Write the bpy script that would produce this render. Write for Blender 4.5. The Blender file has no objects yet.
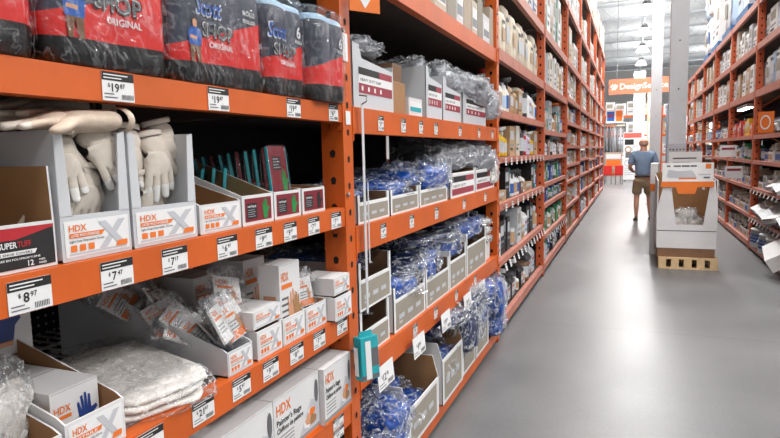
import bpy, math, random
from mathutils import Vector, Matrix, Euler, noise
PI = math.pi
random.seed(7)
scene = bpy.context.scene
col = scene.collection
R = math.radians

# ------------------------------------------------------------------ materials
def lin(c):
    return tuple(((v/255.0)/12.92 if v/255.0 <= .04045 else ((v/255.0+.055)/1.055)**2.4) for v in c)
MATS = {}
def mat(name, rgb=(200, 200, 200), rough=.6, metal=0, vary=.06, scale=8, bump=0, bscale=60, coat=0, spec=.5, emit=None, estr=0):
    if name in MATS: return MATS[name]
    m = bpy.data.materials.new(name); m.use_nodes = True
    nt = m.node_tree; b = nt.nodes['Principled BSDF']
    c = lin(rgb)
    tc = nt.nodes.new('ShaderNodeTexCoord')
    n = nt.nodes.new('ShaderNodeTexNoise'); n.inputs['Scale'].default_value = scale; n.inputs['Detail'].default_value = 4
    nt.links.new(tc.outputs['Object'], n.inputs['Vector'])
    r = nt.nodes.new('ShaderNodeValToRGB')
    r.color_ramp.elements[0].position = .3; r.color_ramp.elements[1].position = .7
    r.color_ramp.elements[0].color = tuple(max(0, v*(1-vary)) for v in c)+(1,)
    r.color_ramp.elements[1].color = tuple(min(1, v*(1+vary)) for v in c)+(1,)
    nt.links.new(n.outputs['Fac'], r.inputs['Fac']); nt.links.new(r.outputs['Color'], b.inputs['Base Color'])
    b.inputs['Roughness'].default_value = rough; b.inputs['Metallic'].default_value = metal
    b.inputs['Specular IOR Level'].default_value = spec
    if coat: b.inputs['Coat Weight'].default_value = coat; b.inputs['Coat Roughness'].default_value = .1
    if bump:
        n2 = nt.nodes.new('ShaderNodeTexNoise'); n2.inputs['Scale'].default_value = bscale; n2.inputs['Detail'].default_value = 3
        nt.links.new(tc.outputs['Object'], n2.inputs['Vector'])
        bp = nt.nodes.new('ShaderNodeBump'); bp.inputs['Strength'].default_value = bump; bp.inputs['Distance'].default_value = .01
        nt.links.new(n2.outputs['Fac'], bp.inputs['Height']); nt.links.new(bp.outputs['Normal'], b.inputs['Normal'])
    if emit:
        b.inputs['Emission Color'].default_value = lin(emit)+(1,); b.inputs['Emission Strength'].default_value = estr
    MATS[name] = m; return m
def film(name, amount=.22, bscale=14, bump=.9, rough=.12, tint=(235, 240, 245), crease=.0, fr=.3):
    if name in MATS: return MATS[name]
    m = bpy.data.materials.new(name); m.use_nodes = True; nt = m.node_tree
    nt.nodes.clear()
    o = nt.nodes.new('ShaderNodeOutputMaterial'); mx = nt.nodes.new('ShaderNodeMixShader')
    t = nt.nodes.new('ShaderNodeBsdfTransparent'); g = nt.nodes.new('ShaderNodeBsdfGlossy')
    g.inputs['Color'].default_value = lin(tint)+(1,); g.inputs['Roughness'].default_value = rough
    lw = nt.nodes.new('ShaderNodeLayerWeight'); lw.inputs['Blend'].default_value = .35
    mr = nt.nodes.new('ShaderNodeMapRange'); mr.inputs['To Min'].default_value = amount; mr.inputs['To Max'].default_value = min(1, amount+fr)
    tc = nt.nodes.new('ShaderNodeTexCoord'); n = nt.nodes.new('ShaderNodeTexNoise'); n.inputs['Scale'].default_value = bscale
    n.inputs['Detail'].default_value = 3; n.inputs['Distortion'].default_value = 1.5
    bp = nt.nodes.new('ShaderNodeBump'); bp.inputs['Strength'].default_value = bump; bp.inputs['Distance'].default_value = .03
    nt.links.new(tc.outputs['Object'], n.inputs['Vector']); nt.links.new(n.outputs['Fac'], bp.inputs['Height'])
    nt.links.new(bp.outputs['Normal'], g.inputs['Normal']); nt.links.new(bp.outputs['Normal'], lw.inputs['Normal'])
    nt.links.new(lw.outputs['Fresnel'], mr.inputs['Value']); nt.links.new(mr.outputs['Result'], mx.inputs['Fac'])
    nt.links.new(t.outputs[0], mx.inputs[1]); nt.links.new(g.outputs[0], mx.inputs[2])
    # whitened creases: the plastic's own scatter plus painted-in lamp reflections
    m2 = nt.nodes.new('ShaderNodeMixShader'); df = nt.nodes.new('ShaderNodeBsdfDiffuse'); df.inputs['Color'].default_value = (.85, .87, .9, 1)
    n3 = nt.nodes.new('ShaderNodeTexNoise'); n3.inputs['Scale'].default_value = bscale*.8; n3.inputs['Detail'].default_value = 5; n3.inputs['Distortion'].default_value = 3.0
    cr = nt.nodes.new('ShaderNodeMapRange'); cr.inputs['From Min'].default_value = .008; cr.inputs['From Max'].default_value = .026; cr.inputs['To Min'].default_value = crease; cr.inputs['To Max'].default_value = 0
    sb_ = nt.nodes.new('ShaderNodeMath'); sb_.operation = 'SUBTRACT'; sb_.inputs[1].default_value = .5; ab = nt.nodes.new('ShaderNodeMath'); ab.operation = 'ABSOLUTE'; nt.links.new(n3.outputs['Fac'], sb_.inputs[0]); nt.links.new(sb_.outputs[0], ab.inputs[0])
    nt.links.new(tc.outputs['Object'], n3.inputs['Vector']); nt.links.new(ab.outputs[0], cr.inputs['Value']); nt.links.new(cr.outputs['Result'], m2.inputs['Fac'])
    nt.links.new(mx.outputs[0], m2.inputs[1]); nt.links.new(df.outputs[0], m2.inputs[2]); nt.links.new(m2.outputs[0], o.inputs['Surface'])
    MATS[name] = m; return m

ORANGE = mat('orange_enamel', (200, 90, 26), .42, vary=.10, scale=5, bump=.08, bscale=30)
MIDO = mat('haze_dulled_orange_enamel', (196, 92, 52), .5, vary=.12, scale=7)  # post orange dulled to put the far racks' haze into the colour
HAZEO = mat('haze_paled_orange_enamel', (184, 116, 98), .5, vary=.14, scale=9, bump=.1, bscale=30)  # beam orange paled to imitate haze and glare farther off
HOLE = mat('slot_dark', (22, 14, 12), .9)
STEEL = mat('galvanised_steel', (150, 150, 150), .35, metal=.8, vary=.1)
WIRE = mat('wire_zinc', (205, 205, 205), .3, metal=.6)
DECK = mat('dark_deck', (70, 58, 52), .8, vary=.2)
PEGB = mat('black_backing', (14, 13, 14), .7)
WHITE = mat('white_card', (226, 226, 226), .6, vary=.03)
WHITEP = mat('white_carton_board', (214, 213, 214), .65, vary=.04, scale=4)
GREYP = mat('grey_white_board', (196, 198, 202), .65, vary=.04, scale=3)
PRINTGREY = mat('pale_grey_print', (186, 188, 194), .6)
MIDGREY = mat('mid_grey_print', (140, 142, 148), .6)
KRAFT = mat('kraft_board', (158, 118, 80), .8, vary=.08, scale=10)
KRAFTD = mat('brown_board', (122, 90, 66), .8, vary=.1)
TAUPE = mat('taupe_print', (150, 142, 130), .65, vary=.06)
HDXO = mat('orange_ink', (226, 116, 40), .6, vary=.03)
INK = mat('black_ink', (26, 25, 27), .6)
INKG = mat('grey_ink', (96, 96, 100), .6)
REDINK = mat('red_ink', (172, 30, 40), .6, vary=.05)
MAROON = mat('maroon_ink', (120, 22, 38), .6, vary=.05)
PINKINK = mat('crimson_ink', (150, 52, 66), .6, vary=.05)
BLUEINK = mat('blue_ink', (40, 92, 176), .6)
GLOVEBLUE = mat('nitrile_blue', (38, 62, 128), .5)
GREEN = mat('green_glove_print', (30, 130, 62), .5)
TEAL = mat('teal_card', (34, 160, 170), .5, vary=.08)
SKINP = mat('skin_print', (206, 150, 116), .6)
CLOTH = mat('white_glove_knit', (222, 212, 200), .85, vary=.05, scale=40, bump=.12, bscale=200)
GLOVETIP = mat('white_glove_coating', (244, 243, 240), .35, vary=.02, bump=.2, bscale=90)
CREAM = mat('cream_glove_knit', (208, 190, 172), .9, vary=.08, scale=30, bump=.15, bscale=120)
BLACKHEM = mat('black_hem', (16, 16, 18), .9)
RAG = mat('white_rag_cloth', (232, 228, 222), .9, vary=.05, scale=20, bump=.8, bscale=40)
BLUET = mat('blue_tarp', (18, 78, 168), .32, vary=.22, scale=14, bump=.6, bscale=18, coat=.6)
NAVYT = mat('navy_tarp', (20, 36, 84), .32, vary=.25, scale=12, bump=.6, bscale=18, coat=.6)
GREYT = mat('grey_sheeting', (150, 152, 158), .3, vary=.15, scale=12, bump=.6, bscale=16, coat=.6)
FILM = film('clear_film', .02, 9, 1.0, .1, crease=.14, fr=.24)
FILMH = film('crinkled_film', .06, 12, 1.0, .15, crease=.6, fr=.3)
FILMC = film('packet_film', .04, 12, 1.0, .12, crease=.35, fr=.25)
FILMP = film('light_film', .02, 9, .8, fr=.2)
TIRE = mat('dark_rubber', (30, 28, 26), .8)

# ------------------------------------------------------------------ mesh builder
_T = {}
def text_geo(s):
    if s in _T: return _T[s]
    cu = bpy.data.curves.new('t', 'FONT'); cu.body = s; cu.size = 1; cu.resolution_u = 2; cu.offset = .018
    o = bpy.data.objects.new('t', cu); col.objects.link(o)
    me = bpy.data.meshes.new_from_object(o.evaluated_get(bpy.context.evaluated_depsgraph_get()))
    vs = [tuple(v.co) for v in me.vertices]; fs = [tuple(p.vertices) for p in me.polygons]
    w = (max(v[0] for v in vs)-min(v[0] for v in vs)) if vs else 0
    x0 = min(v[0] for v in vs) if vs else 0
    vs = [(v[0]-x0, v[1]) for v in vs]
    bpy.data.objects.remove(o); bpy.data.curves.remove(cu); bpy.data.meshes.remove(me)
    _T[s] = (vs, fs, w); return _T[s]

class MB:
    def __init__(s): s.v = []; s.f = []; s.m = []; s.mats = []; s.M = None
    def mi(s, m):
        if m not in s.mats: s.mats.append(m)
        return s.mats.index(m)
    def add(s, vs, fs, m):
        b = len(s.v)
        if s.M is not None: vs = [tuple(s.M @ Vector(v)) for v in vs]
        s.v += [tuple(v) for v in vs]
        if isinstance(m, list): s.m += [s.mi(q) for q in m]
        else: s.m += [s.mi(m)]*len(fs)
        s.f += [tuple(i+b for i in f) for f in fs]; return s
    def box(s, x0, y0, z0, x1, y1, z1, m):
        vs = [(x, y, z) for z in (z0, z1) for y in (y0, y1) for x in (x0, x1)]
        return s.add(vs, [(0,2,3,1), (4,5,7,6), (0,1,5,4), (2,6,7,3), (0,4,6,2), (1,3,7,5)], m)
    def prismx(s, poly, x0, x1, m, m2=None, m3=None):     # poly of (y,z); m = -x side, m2 = +x side
        n = len(poly); m2 = m2 or m; m3 = m3 or m
        vs = [(x0, y, z) for y, z in poly]+[(x1, y, z) for y, z in poly]
        fs = [tuple(range(n)), tuple(range(2*n-1, n-1, -1))]+[(i, i+n, (i+1) % n+n, (i+1) % n) for i in range(n)]
        return s.add(vs, fs, [m, m2]+[m3]*n)
    def prismy(s, poly, y0, y1, m, m2=None):               # poly of (x,z); m = front side
        n = len(poly)
        vs = [(x, y0, z) for x, z in poly]+[(x, y1, z) for x, z in poly]
        fs = [tuple(range(n)), tuple(range(2*n-1, n-1, -1))]+[(i, i+n, (i+1) % n+n, (i+1) % n) for i in range(n)]
        return s.add(vs, fs, [m]+[m2 or m]*(n+1))
    def prismz(s, poly, z0, z1, m, m2=None):
        n = len(poly)
        vs = [(x, y, z0) for x, y in poly]+[(x, y, z1) for x, y in poly]
        fs = [tuple(range(n-1, -1, -1)), tuple(range(n, 2*n))]+[(i, (i+1) % n, (i+1) % n+n, i+n) for i in range(n)]
        return s.add(vs, fs, [m, m2 or m]+[m]*n)
    def quad(s, x0, z0, x1, z1, y, m): return s.add([(x0, y, z0), (x1, y, z0), (x1, y, z1), (x0, y, z1)], [(0, 1, 2, 3)], m)
    def poly(s, pts, y, m): return s.add([(x, y, z) for x, z in pts], [tuple(range(len(pts)))], m)
    def disc(s, cx, cz, rx, rz, y, m, n=14): return s.poly([(cx+rx*math.cos(a*2*PI/n), cz+rz*math.sin(a*2*PI/n)) for a in range(n)], y, m)
    def text(s, t, x, z, size, y, m, surf=None, shear=0, width=None, align=0):
        vs, fs, w = text_geo(t); kx = size if width is None else width/max(w, .01)
        x -= align*w*kx
        out = []
        for a, b in vs:
            X = x+a*kx+shear*b*size; Z = z+b*size
            out.append((X, y+(surf(X) if surf else 0), Z))
        return s.add(out, fs, m)
    def lathe(s, prof, m, n=16, cx=0, cy=0, cap=True):
        vs = []; k = len(prof)
        for r, z in prof:
            for i in range(n): vs.append((cx+r*math.cos(2*PI*i/n), cy+r*math.sin(2*PI*i/n), z))
        fs = []
        for j in range(k-1):
            for i in range(n): fs.append((j*n+i, j*n+(i+1) % n, (j+1)*n+(i+1) % n, (j+1)*n+i))
        if cap: fs.append(tuple(range(n-1, -1, -1))); fs.append(tuple((k-1)*n+i for i in range(n)))
        return s.add(vs, fs, m)
    def tube(s, path, r, m, n=8):
        P = [Vector(p) for p in path]; vs = []
        rr = r if isinstance(r, (list, tuple)) else [r]*len(P)
        for j, p in enumerate(P):
            d = (P[min(j+1, len(P)-1)]-P[max(j-1, 0)]).normalized()
            u = d.orthogonal().normalized() if abs(d.z) > .9 or True else 0
            a = Vector((0, 0, 1)) if abs(d.z) < .9 else Vector((1, 0, 0))
            u = d.cross(a).normalized(); w = d.cross(u)
            for i in range(n):
                t = 2*PI*i/n; vs.append(tuple(p+(u*math.cos(t)+w*math.sin(t))*rr[j]))
        k = len(P); fs = [(j*n+i, j*n+(i+1) % n, (j+1)*n+(i+1) % n, (j+1)*n+i) for j in range(k-1) for i in range(n)]
        fs += [tuple(range(n-1, -1, -1)), tuple((k-1)*n+i for i in range(n))]
        return s.add(vs, fs, m)
    def ring(s, rings, m, cap=True):                        # list of equal-length loops
        n = len(rings[0]); vs = [p for r in rings for p in r]; k = len(rings)
        fs = [(j*n+i, j*n+(i+1) % n, (j+1)*n+(i+1) % n, (j+1)*n+i) for j in range(k-1) for i in range(n)]
        mm = [m(j) if callable(m) else m for j in range(k-1) for i in range(n)]
        if cap:
            fs += [tuple(range(n-1, -1, -1)), tuple((k-1)*n+i for i in range(n))]; mm += [mm[0], mm[-1]]
        return s.add(vs, fs, mm)
    def mesh(s, name, smooth=False):
        me = bpy.data.meshes.new(name); me.from_pydata(s.v, [], s.f)
        for m in s.mats: me.materials.append(m)
        me.polygons.foreach_set('material_index', s.m)
        if smooth: me.polygons.foreach_set('use_smooth', [True]*len(s.f))
        me.update(); return me
    def build(s, name, parent=None, loc=(0, 0, 0), rot=(0, 0, 0), smooth=False, bevel=0):
        o = bpy.data.objects.new(name, s.mesh(name, smooth)); col.objects.link(o)
        o.location = loc; o.rotation_euler = rot
        if parent is not None: o.parent = parent
        if bevel:
            b = o.modifiers.new('edge', 'BEVEL'); b.width = bevel; b.segments = 2; b.limit_method = 'ANGLE'; b.angle_limit = R(40)
        return o
def thing(name, label, cat, loc=(0, 0, 0), rz=0, group=None):
    o = bpy.data.objects.new(name, None); col.objects.link(o); o.empty_display_size = .05
    o.location = loc; o.rotation_euler = (0, 0, rz); return tag(o, label, cat, group)
def tag(o, label, cat, group=None):
    o['label'] = label; o['category'] = cat
    if group: o['group'] = group
    return o
def struct(o): o['kind'] = 'structure'; return o
def dup(root, loc=None, rot=None, scale=None, label=None, group=None):
    r = root.copy(); col.objects.link(r)
    if loc is not None: r.location = loc
    if rot is not None: r.rotation_euler = rot
    if scale is not None: r.scale = scale
    if label: r['label'] = label
    if group: r['group'] = group
    for ch in list(root.children):
        c = ch.copy(); col.objects.link(c); c.parent = r
        for g in list(ch.children):
            d = g.copy(); col.objects.link(d); d.parent = c
    return r
LRZ = PI/2      # front of a left-rack item faces +X
RRZ = -PI/2
XL = -1.0
def skin_mesh(name, verts, edges, radii, m, sub=2, root=0):
    me = bpy.data.meshes.new(name); me.from_pydata(verts, edges, [])
    o = bpy.data.objects.new(name, me); col.objects.link(o)
    sk = o.modifiers.new('s', 'SKIN'); sk.use_smooth_shade = True
    for i, r in enumerate(radii):
        d = me.skin_vertices[0].data[i]; d.radius = (r, r) if not isinstance(r, tuple) else r; d.use_root = (i == root)
    sb = o.modifiers.new('u', 'SUBSURF'); sb.levels = sub; sb.render_levels = sub
    out = bpy.data.meshes.new_from_object(o.evaluated_get(bpy.context.evaluated_depsgraph_get()))
    bpy.data.objects.remove(o); bpy.data.meshes.remove(me)
    out.name = name; out.materials.clear(); out.materials.append(m)
    out.polygons.foreach_set('use_smooth', [True]*len(out.polygons)); return out
def mobj(name, me, parent=None, loc=(0, 0, 0), rot=(0, 0, 0), scale=(1, 1, 1)):
    o = bpy.data.objects.new(name, me); col.objects.link(o); o.location = loc; o.rotation_euler = rot; o.scale = scale
    if parent is not None: o.parent = parent
    return o
ORD = ['first', 'second', 'third', 'fourth', 'fifth', 'sixth', 'seventh', 'eighth', 'ninth', 'tenth', 'eleventh', 'twelfth', 'thirteenth', 'fourteenth', 'fifteenth', 'sixteenth', 'seventeenth', 'eighteenth', 'nineteenth', 'twentieth']

# ------------------------------------------------------------------ the room
def floor_mat():
    m = bpy.data.materials.new('polished_concrete'); m.use_nodes = True; nt = m.node_tree; b = nt.nodes['Principled BSDF']
    tc = nt.nodes.new('ShaderNodeTexCoord')
    n = nt.nodes.new('ShaderNodeTexNoise'); n.inputs['Scale'].default_value = 1.1; n.inputs['Detail'].default_value = 8; n.inputs['Roughness'].default_value = .65
    n2 = nt.nodes.new('ShaderNodeTexNoise'); n2.inputs['Scale'].default_value = 45; n2.inputs['Detail'].default_value = 3
    r = nt.nodes.new('ShaderNodeValToRGB'); r.color_ramp.elements[0].position = .3; r.color_ramp.elements[1].position = .72
    r.color_ramp.elements[0].color = lin((100, 101, 103))+(1,); r.color_ramp.elements[1].color = lin((118, 118, 119))+(1,)
    mx = nt.nodes.new('ShaderNodeMix'); mx.data_type = 'RGBA'; mx.blend_type = 'MULTIPLY'; mx.inputs[0].default_value = .22
    r2 = nt.nodes.new('ShaderNodeValToRGB'); r2.color_ramp.elements[0].position = .35; r2.color_ramp.elements[1].position = .6
    r2.color_ramp.elements[0].color = (.6, .6, .6, 1)
    # control joints: a thin dark line every 4.6 m across, every 6 m along
    sx = nt.nodes.new('ShaderNodeSeparateXYZ'); nt.links.new(tc.outputs['Object'], sx.inputs[0])
    def line(out, period, off, w):
        a = nt.nodes.new('ShaderNodeMath'); a.operation = 'ADD'; a.inputs[1].default_value = off; nt.links.new(out, a.inputs[0])
        p = nt.nodes.new('ShaderNodeMath'); p.operation = 'PINGPONG'; p.inputs[1].default_value = period/2; nt.links.new(a.outputs[0], p.inputs[0])
        l = nt.nodes.new('ShaderNodeMath'); l.operation = 'LESS_THAN'; l.inputs[1].default_value = w; nt.links.new(p.outputs[0], l.inputs[0]); return l
    l1 = line(sx.outputs['Y'], 6.0, 0.6, .004); l2 = line(sx.outputs['X'], 4.6, 2.2, .004)
    mxl = nt.nodes.new('ShaderNodeMath'); mxl.operation = 'MAXIMUM'; nt.links.new(l1.outputs[0], mxl.inputs[0]); nt.links.new(l2.outputs[0], mxl.inputs[1])
    dk = nt.nodes.new('ShaderNodeMix'); dk.data_type = 'RGBA'; dk.inputs['B'].default_value = lin((80, 79, 78))+(1,)
    nt.links.new(tc.outputs['Object'], n.inputs['Vector']); nt.links.new(tc.outputs['Object'], n2.inputs['Vector'])
    nt.links.new(n.outputs['Fac'], r.inputs['Fac']); nt.links.new(n2.outputs['Fac'], r2.inputs['Fac'])
    nt.links.new(r.outputs['Color'], mx.inputs['A']); nt.links.new(r2.outputs['Color'], mx.inputs['B'])
    nt.links.new(mx.outputs['Result'], dk.inputs['A']); nt.links.new(mxl.outputs[0], dk.inputs['Factor'])
    nt.links.new(dk.outputs['Result'], b.inputs['Base Color'])
    rr = nt.nodes.new('ShaderNodeMapRange'); rr.inputs['To Min'].default_value = .28; rr.inputs['To Max'].default_value = .48
    nt.links.new(n.outputs['Fac'], rr.inputs['Value']); nt.links.new(rr.outputs['Result'], b.inputs['Roughness'])
    b.inputs['Specular IOR Level'].default_value = .55
    return m
X0, X1, Y0, Y1, CH = -16, 18, -8, 76, 10.5
struct(MB().box(X0, Y0, -.2, X1, Y1, 0, floor_mat()).build('floor'))
CEILM = mat('white_roof_deck', (206, 208, 210), .7, vary=.04)
cb = MB().box(X0, Y0, CH+.05, X1, Y1, CH+.25, CEILM)
x = X0+.3
while x < X1-.3:
    cb.box(x, Y0, CH, x+.22, Y1, CH+.06, CEILM); x += .6
struct(cb.build('ceiling'))
WALLM = mat('white_block_wall', (222, 222, 220), .7, vary=.04)
struct(MB().box(X0-.2, Y0, -.2, X0, Y1, CH+.25, WALLM).build('wall_left'))
struct(MB().box(X1, Y0, -.2, X1+.2, Y1, CH+.25, WALLM).build('wall_right'))
struct(MB().box(X0-.2, Y1, -.2, X1+.2, Y1+.2, CH+.25, WALLM).build('wall_back'))
struct(MB().box(X0-.2, Y0-.2, -.2, X1+.2, Y0, CH+.25, WALLM).build('wall_front'))
GLOW = mat('daylight_glazing', (240, 246, 250), .3, emit=(235, 243, 252), estr=3.0)
for i, (xa, xb, za, zb) in enumerate([(4.5, 9.5, .3, 5.8), (-1.5, 2.6, .3, 4.6)]):
    w = struct(MB().box(xa, Y1-.06, za, xb, Y1-.02, zb, GLOW).build('window_%d' % (i+1)))
    fr = MB()
    k = xa
    while k <= xb+.01: fr.box(k-.04, Y1-.1, za, k+.04, Y1-.02, zb, STEEL); k += (xb-xa)/4
    for zz in (za, (za+zb)/2, zb): fr.box(xa, Y1-.1, zz-.04, xb, Y1-.02, zz+.04, STEEL)
    fr.build('window_frame', w)
TRUSS = mat('white_joist_steel', (188, 192, 196), .5)
tp = None
for i in range(13):
    yy = 14+i*4.6
    lab = 'white open-web roof joist under the ceiling, %s of the row away from the camera' % ORD[i]
    if tp is None:
        t = thing('roof_joist', lab, 'roof joist', (0, yy, CH), 0, 'roof joists'); tp = t
        MB().box(X0, -.05, -.1, X1, .05, 0, TRUSS).build('top_chord', t)
        MB().box(X0, -.05, -.85, X1, .05, -.77, TRUSS).build('bottom_chord', t)
        wb = MB(); x = X0
        while x < X1-.8: wb.tube([(x, 0, -.08), (x+.7, 0, -.8)], .012, TRUSS, 4); wb.tube([(x+.7, 0, -.8), (x+1.4, 0, -.08)], .012, TRUSS, 4); x += 1.4
        wb.build('web', t)
    else: dup(tp, (0, yy, CH), label=lab)
LAMP = mat('lamp_lens', (255, 255, 255), .3, emit=(250, 252, 255), estr=14)
REFR = mat('glowing_acrylic_bell', (255, 255, 255), .3, emit=(250, 252, 255), estr=5)
UP = .55
lp = None
def hibay(x, y, z, w, lab):
    global lp
    if lp is None:
        lp = thing('high_bay_lamp', lab, 'ceiling lamp', (x, y, z), 0, 'high bay lamps')
        MB().lathe([(.08, .5), (.14, .45), (.16, .32), (.12, .32)], STEEL, 20).build('housing', lp, smooth=True)
        MB().lathe([(.15, .32), (.22, .24), (.36, .03), (.36, 0), (.1, -.02)], REFR, 20).build('lens', lp, smooth=True)
        MB().tube([(0, 0, .5), (0, 0, CH-z)], .012, STEEL, 5).build('stem', lp)
        r = lp
    else: r = dup(lp, (x, y, z), label=lab)
    L = bpy.data.lights.new('lamp_light', 'AREA'); L.shape = 'DISK'; L.size = .9; L.energy = w; L.color = (1, .985, .965); L.spread = R(170)
    o = bpy.data.objects.new('lamp_light', L); col.objects.link(o); o.location = (0, 0, -.06); o.parent = r
    L = bpy.data.lights.new('lamp_uplight', 'AREA'); L.shape = 'DISK'; L.size = .7; L.energy = w*UP; L.color = (1, .985, .965)
    o = bpy.data.objects.new('lamp_uplight', L); col.objects.link(o); o.location = (0, 0, .55); o.rotation_euler = (PI, 0, 0); o.parent = r
    return r
# ------------------------------------------------------------------ racks
def post_mb(h, M, wy=.08, dx=.09, holes=True, zmax=4.2):
    """upright post: aisle face at x=0 (towards +x), body to x=-dx, y 0..wy"""
    b = MB().box(-dx, 0, 0, 0, wy, h, M)
    b.box(-dx-.02, 0, 0, .0, wy, .012, STEEL)
    if holes:
        z = .12
        while z < min(h, zmax)-.05:
            for cx, nx in ((.5*wy, 'f'),):
                b.add([(.0012, cx-.007+a, z+c) for a, c in ((0, 0), (.014, 0), (.017, .018), (.007, .026), (-.003, .018))], [(0, 1, 2, 3, 4)], HOLE)
            cxs = -dx*.5
            b.add([(cxs-.008+a, -.0012, z+.02+c) for a, c in ((0, 0), (.016, 0), (.02, .02), (.008, .03), (-.004, .02))], [(0, 1, 2, 3, 4)], HOLE)
            z += .1
    return b
def beam_mb(L, th, M, lip=.045):
    b = MB().box(-lip, 0, -th, 0, L, 0, M)
    b.box(-.05, 0, -th-.03, .004, .006, 0, M); b.box(-.05, L-.006, -th-.03, .004, L, 0, M)
    return b
def make_rack(Ya, Yb, sx, levels, X, label, M=ORANGE, top=6.0, wire=(), back=False, last=False, first=False, DM=None, Mp=None, endpost=True, under=None, brace=True):
    """sx=+1: aisle face looks towards +X (rack body at smaller X); built mirrored for sx=-1"""
    Mp = Mp or ORANGE
    t = thing('pallet_rack', label, 'pallet rack', (X, Ya, 0))
    dep = 1.05; W = .08
    def fx(mb):
        if sx < 0:
            mb.v = [(-x, y, z) for x, y, z in mb.v]; mb.f = [tuple(reversed(f)) for f in mb.f]
        return mb
    if first:
        fx(post_mb(top, Mp)).build('front_post', t, (0, -W, 0)); fx(MB().box(-dep, 0, 0, -dep+.08, W, top, Mp)).build('rear_post', t, (0, -W, 0))
    L = Yb-Ya-W
    if endpost:
        fx(post_mb(top, Mp)).build('front_post', t, (0, L, 0)); fx(MB().box(-dep, 0, 0, -dep+.08, W, top, Mp)).build('rear_post', t, (0, L, 0))
        br = MB(); z = .3 if brace else 2.6; k = 0
        while z < top-.6:
            za, zb = (z, z+.55) if k % 2 else (z+.55, z)
            br.tube([(-.09, W/2, za), (-dep+.08, W/2, zb)], .016, Mp, 6); z += .6; k += 1
        fx(br).build('brace', t, (0, L, 0))
        z = .2
        while z < 3:
            bo = MB(); bo.M = Matrix.Translation((.004, W*.25, z)) @ Matrix.Rotation(PI/2, 4, 'Y'); bo.lathe([(.009, -.004), (.009, .004), (.005, .006)], STEEL, 6); bo.M = None; fx(bo).build('bolt', t, (0, L, 0)); z += .6
        pass
    for i, lv in enumerate(levels):
        z, th = lv[0], lv[1]
        fx(beam_mb(L, th, M)).build('shelf_beam', t, (0, 0, z))
        fx(MB().box(-dep, 0, -th, -dep+.045, L, 0, M)).build('rear_beam', t, (0, 0, z))
        if i in wire:
            b = MB(); y = .04
            while y < L: b.box(-dep+.115, y, -.012, -.045, y+.004, -.006, WIRE); y += .045
            for xx in (-.2, -.5, -.8): b.box(xx, 0, -.02, xx+.006, L, -.012, WIRE)
            fx(b).build('wire_deck', t, (0, 0, z))
        else:
            fx(MB().box(-dep+.115, 0, -.025, -.045, L, -.005, DM or DECK)).build('shelf_deck', t, (0, 0, z))
    if back:
        fx(MB().box(-dep+.1, .01, .1, -dep+.11, L-.01, min(top, 2.6), back if not isinstance(back, bool) else PEGB)).build('back_panel', t)  # black sheet set before the rear beams, standing in for their shade
    return t
def peg_mat():
    m = mat('perforated_black_panel', (12, 12, 13), .6); nt = m.node_tree; b = nt.nodes['Principled BSDF']
    tc = nt.nodes.new('ShaderNodeTexCoord'); s = nt.nodes.new('ShaderNodeVectorMath'); s.operation = 'SCALE'; s.inputs['Scale'].default_value = 1/.03
    f = nt.nodes.new('ShaderNodeVectorMath'); f.operation = 'FRACTION'; nt.links.new(tc.outputs['Object'], s.inputs[0]); nt.links.new(s.outputs[0], f.inputs[0])
    d = nt.nodes.new('ShaderNodeVectorMath'); d.operation = 'SUBTRACT'; d.inputs[1].default_value = (.5, .5, .5); nt.links.new(f.outputs[0], d.inputs[0])
    mu = nt.nodes.new('ShaderNodeVectorMath'); mu.operation = 'MULTIPLY'; mu.inputs[1].default_value = (0, 1, 1); nt.links.new(d.outputs[0], mu.inputs[0])
    l = nt.nodes.new('ShaderNodeVectorMath'); l.operation = 'LENGTH'; nt.links.new(mu.outputs[0], l.inputs[0])
    c = nt.nodes.new('ShaderNodeMath'); c.operation = 'LESS_THAN'; c.inputs[1].default_value = .17; nt.links.new(l.outputs['Value'], c.inputs[0])
    mx = nt.nodes.new('ShaderNodeMix'); mx.data_type = 'RGBA'; mx.inputs['A'].default_value = (.004, .004, .004, 1); mx.inputs['B'].default_value = (.5, .42, .36, 1)  # pale dots paint the light that shows through the holes
    nt.links.new(c.outputs[0], mx.inputs['Factor']); nt.links.new(mx.outputs['Result'], b.inputs['Base Color']); return m
PEG = peg_mat()
LX = -.985
NB = 9
PIT = 2.72
LEFTY = [-.64+PIT*i for i in range(NB+1)]      # rack module starts (post front at +2.64)
LV = [
 [(.14, .09), (.60, .08), (.955, .078), (1.355, .07), (1.73, .063), (2.42, .1), (3.1, .1), (3.9, .1)],
 [(.12, .085), (.72, .11), (1.27, .105), (1.73, .10), (2.33, .10), (3.0, .1), (3.9, .1)],
 [(.14, .08), (.65, .05), (1.12, .06), (1.50, .05), (1.88, .06), (2.36, .09), (3.0, .1), (3.9, .1), (4.9, .1)],
 [(.14, .08), (.50, .05), (.88, .05), (1.14, .05), (1.48, .05), (1.80, .06), (2.36, .09), (3.0, .1), (3.9, .1), (4.9, .1)],
]
for i in range(5):
    LV.append([(.14, .08), (.60+.04*(i % 2), .05), (1.02, .05), (1.3+.05*(i % 2), .05), (1.62, .05), (2.02, .06), (2.42, .08), (3.02, .1), (3.9, .1), (4.9, .1)])
desc = ['orange pallet rack nearest the camera, stocked with work gloves and shop towels', 'orange pallet rack stocked with blue tarp bins, next to the glove rack', 'orange pallet rack of jugs and yellow bottles beyond the tarp rack']
for i in range(NB):
    lab = desc[i] if i < 3 else 'orange pallet rack, %s rack of the run that starts with the glove rack' % ORD[i]
    make_rack(LEFTY[i], LEFTY[i+1], 1, LV[i], LX, lab, M=ORANGE if i < 2 else HAZEO, Mp=ORANGE if i < 2 else MIDO, wire=(2, 3) if i == 0 else (), back=PEG if i == 0 else True, top=4.3 if i < 2 else 4.9, first=(i == 0), brace=i > 1)
RX = 1.65
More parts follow.
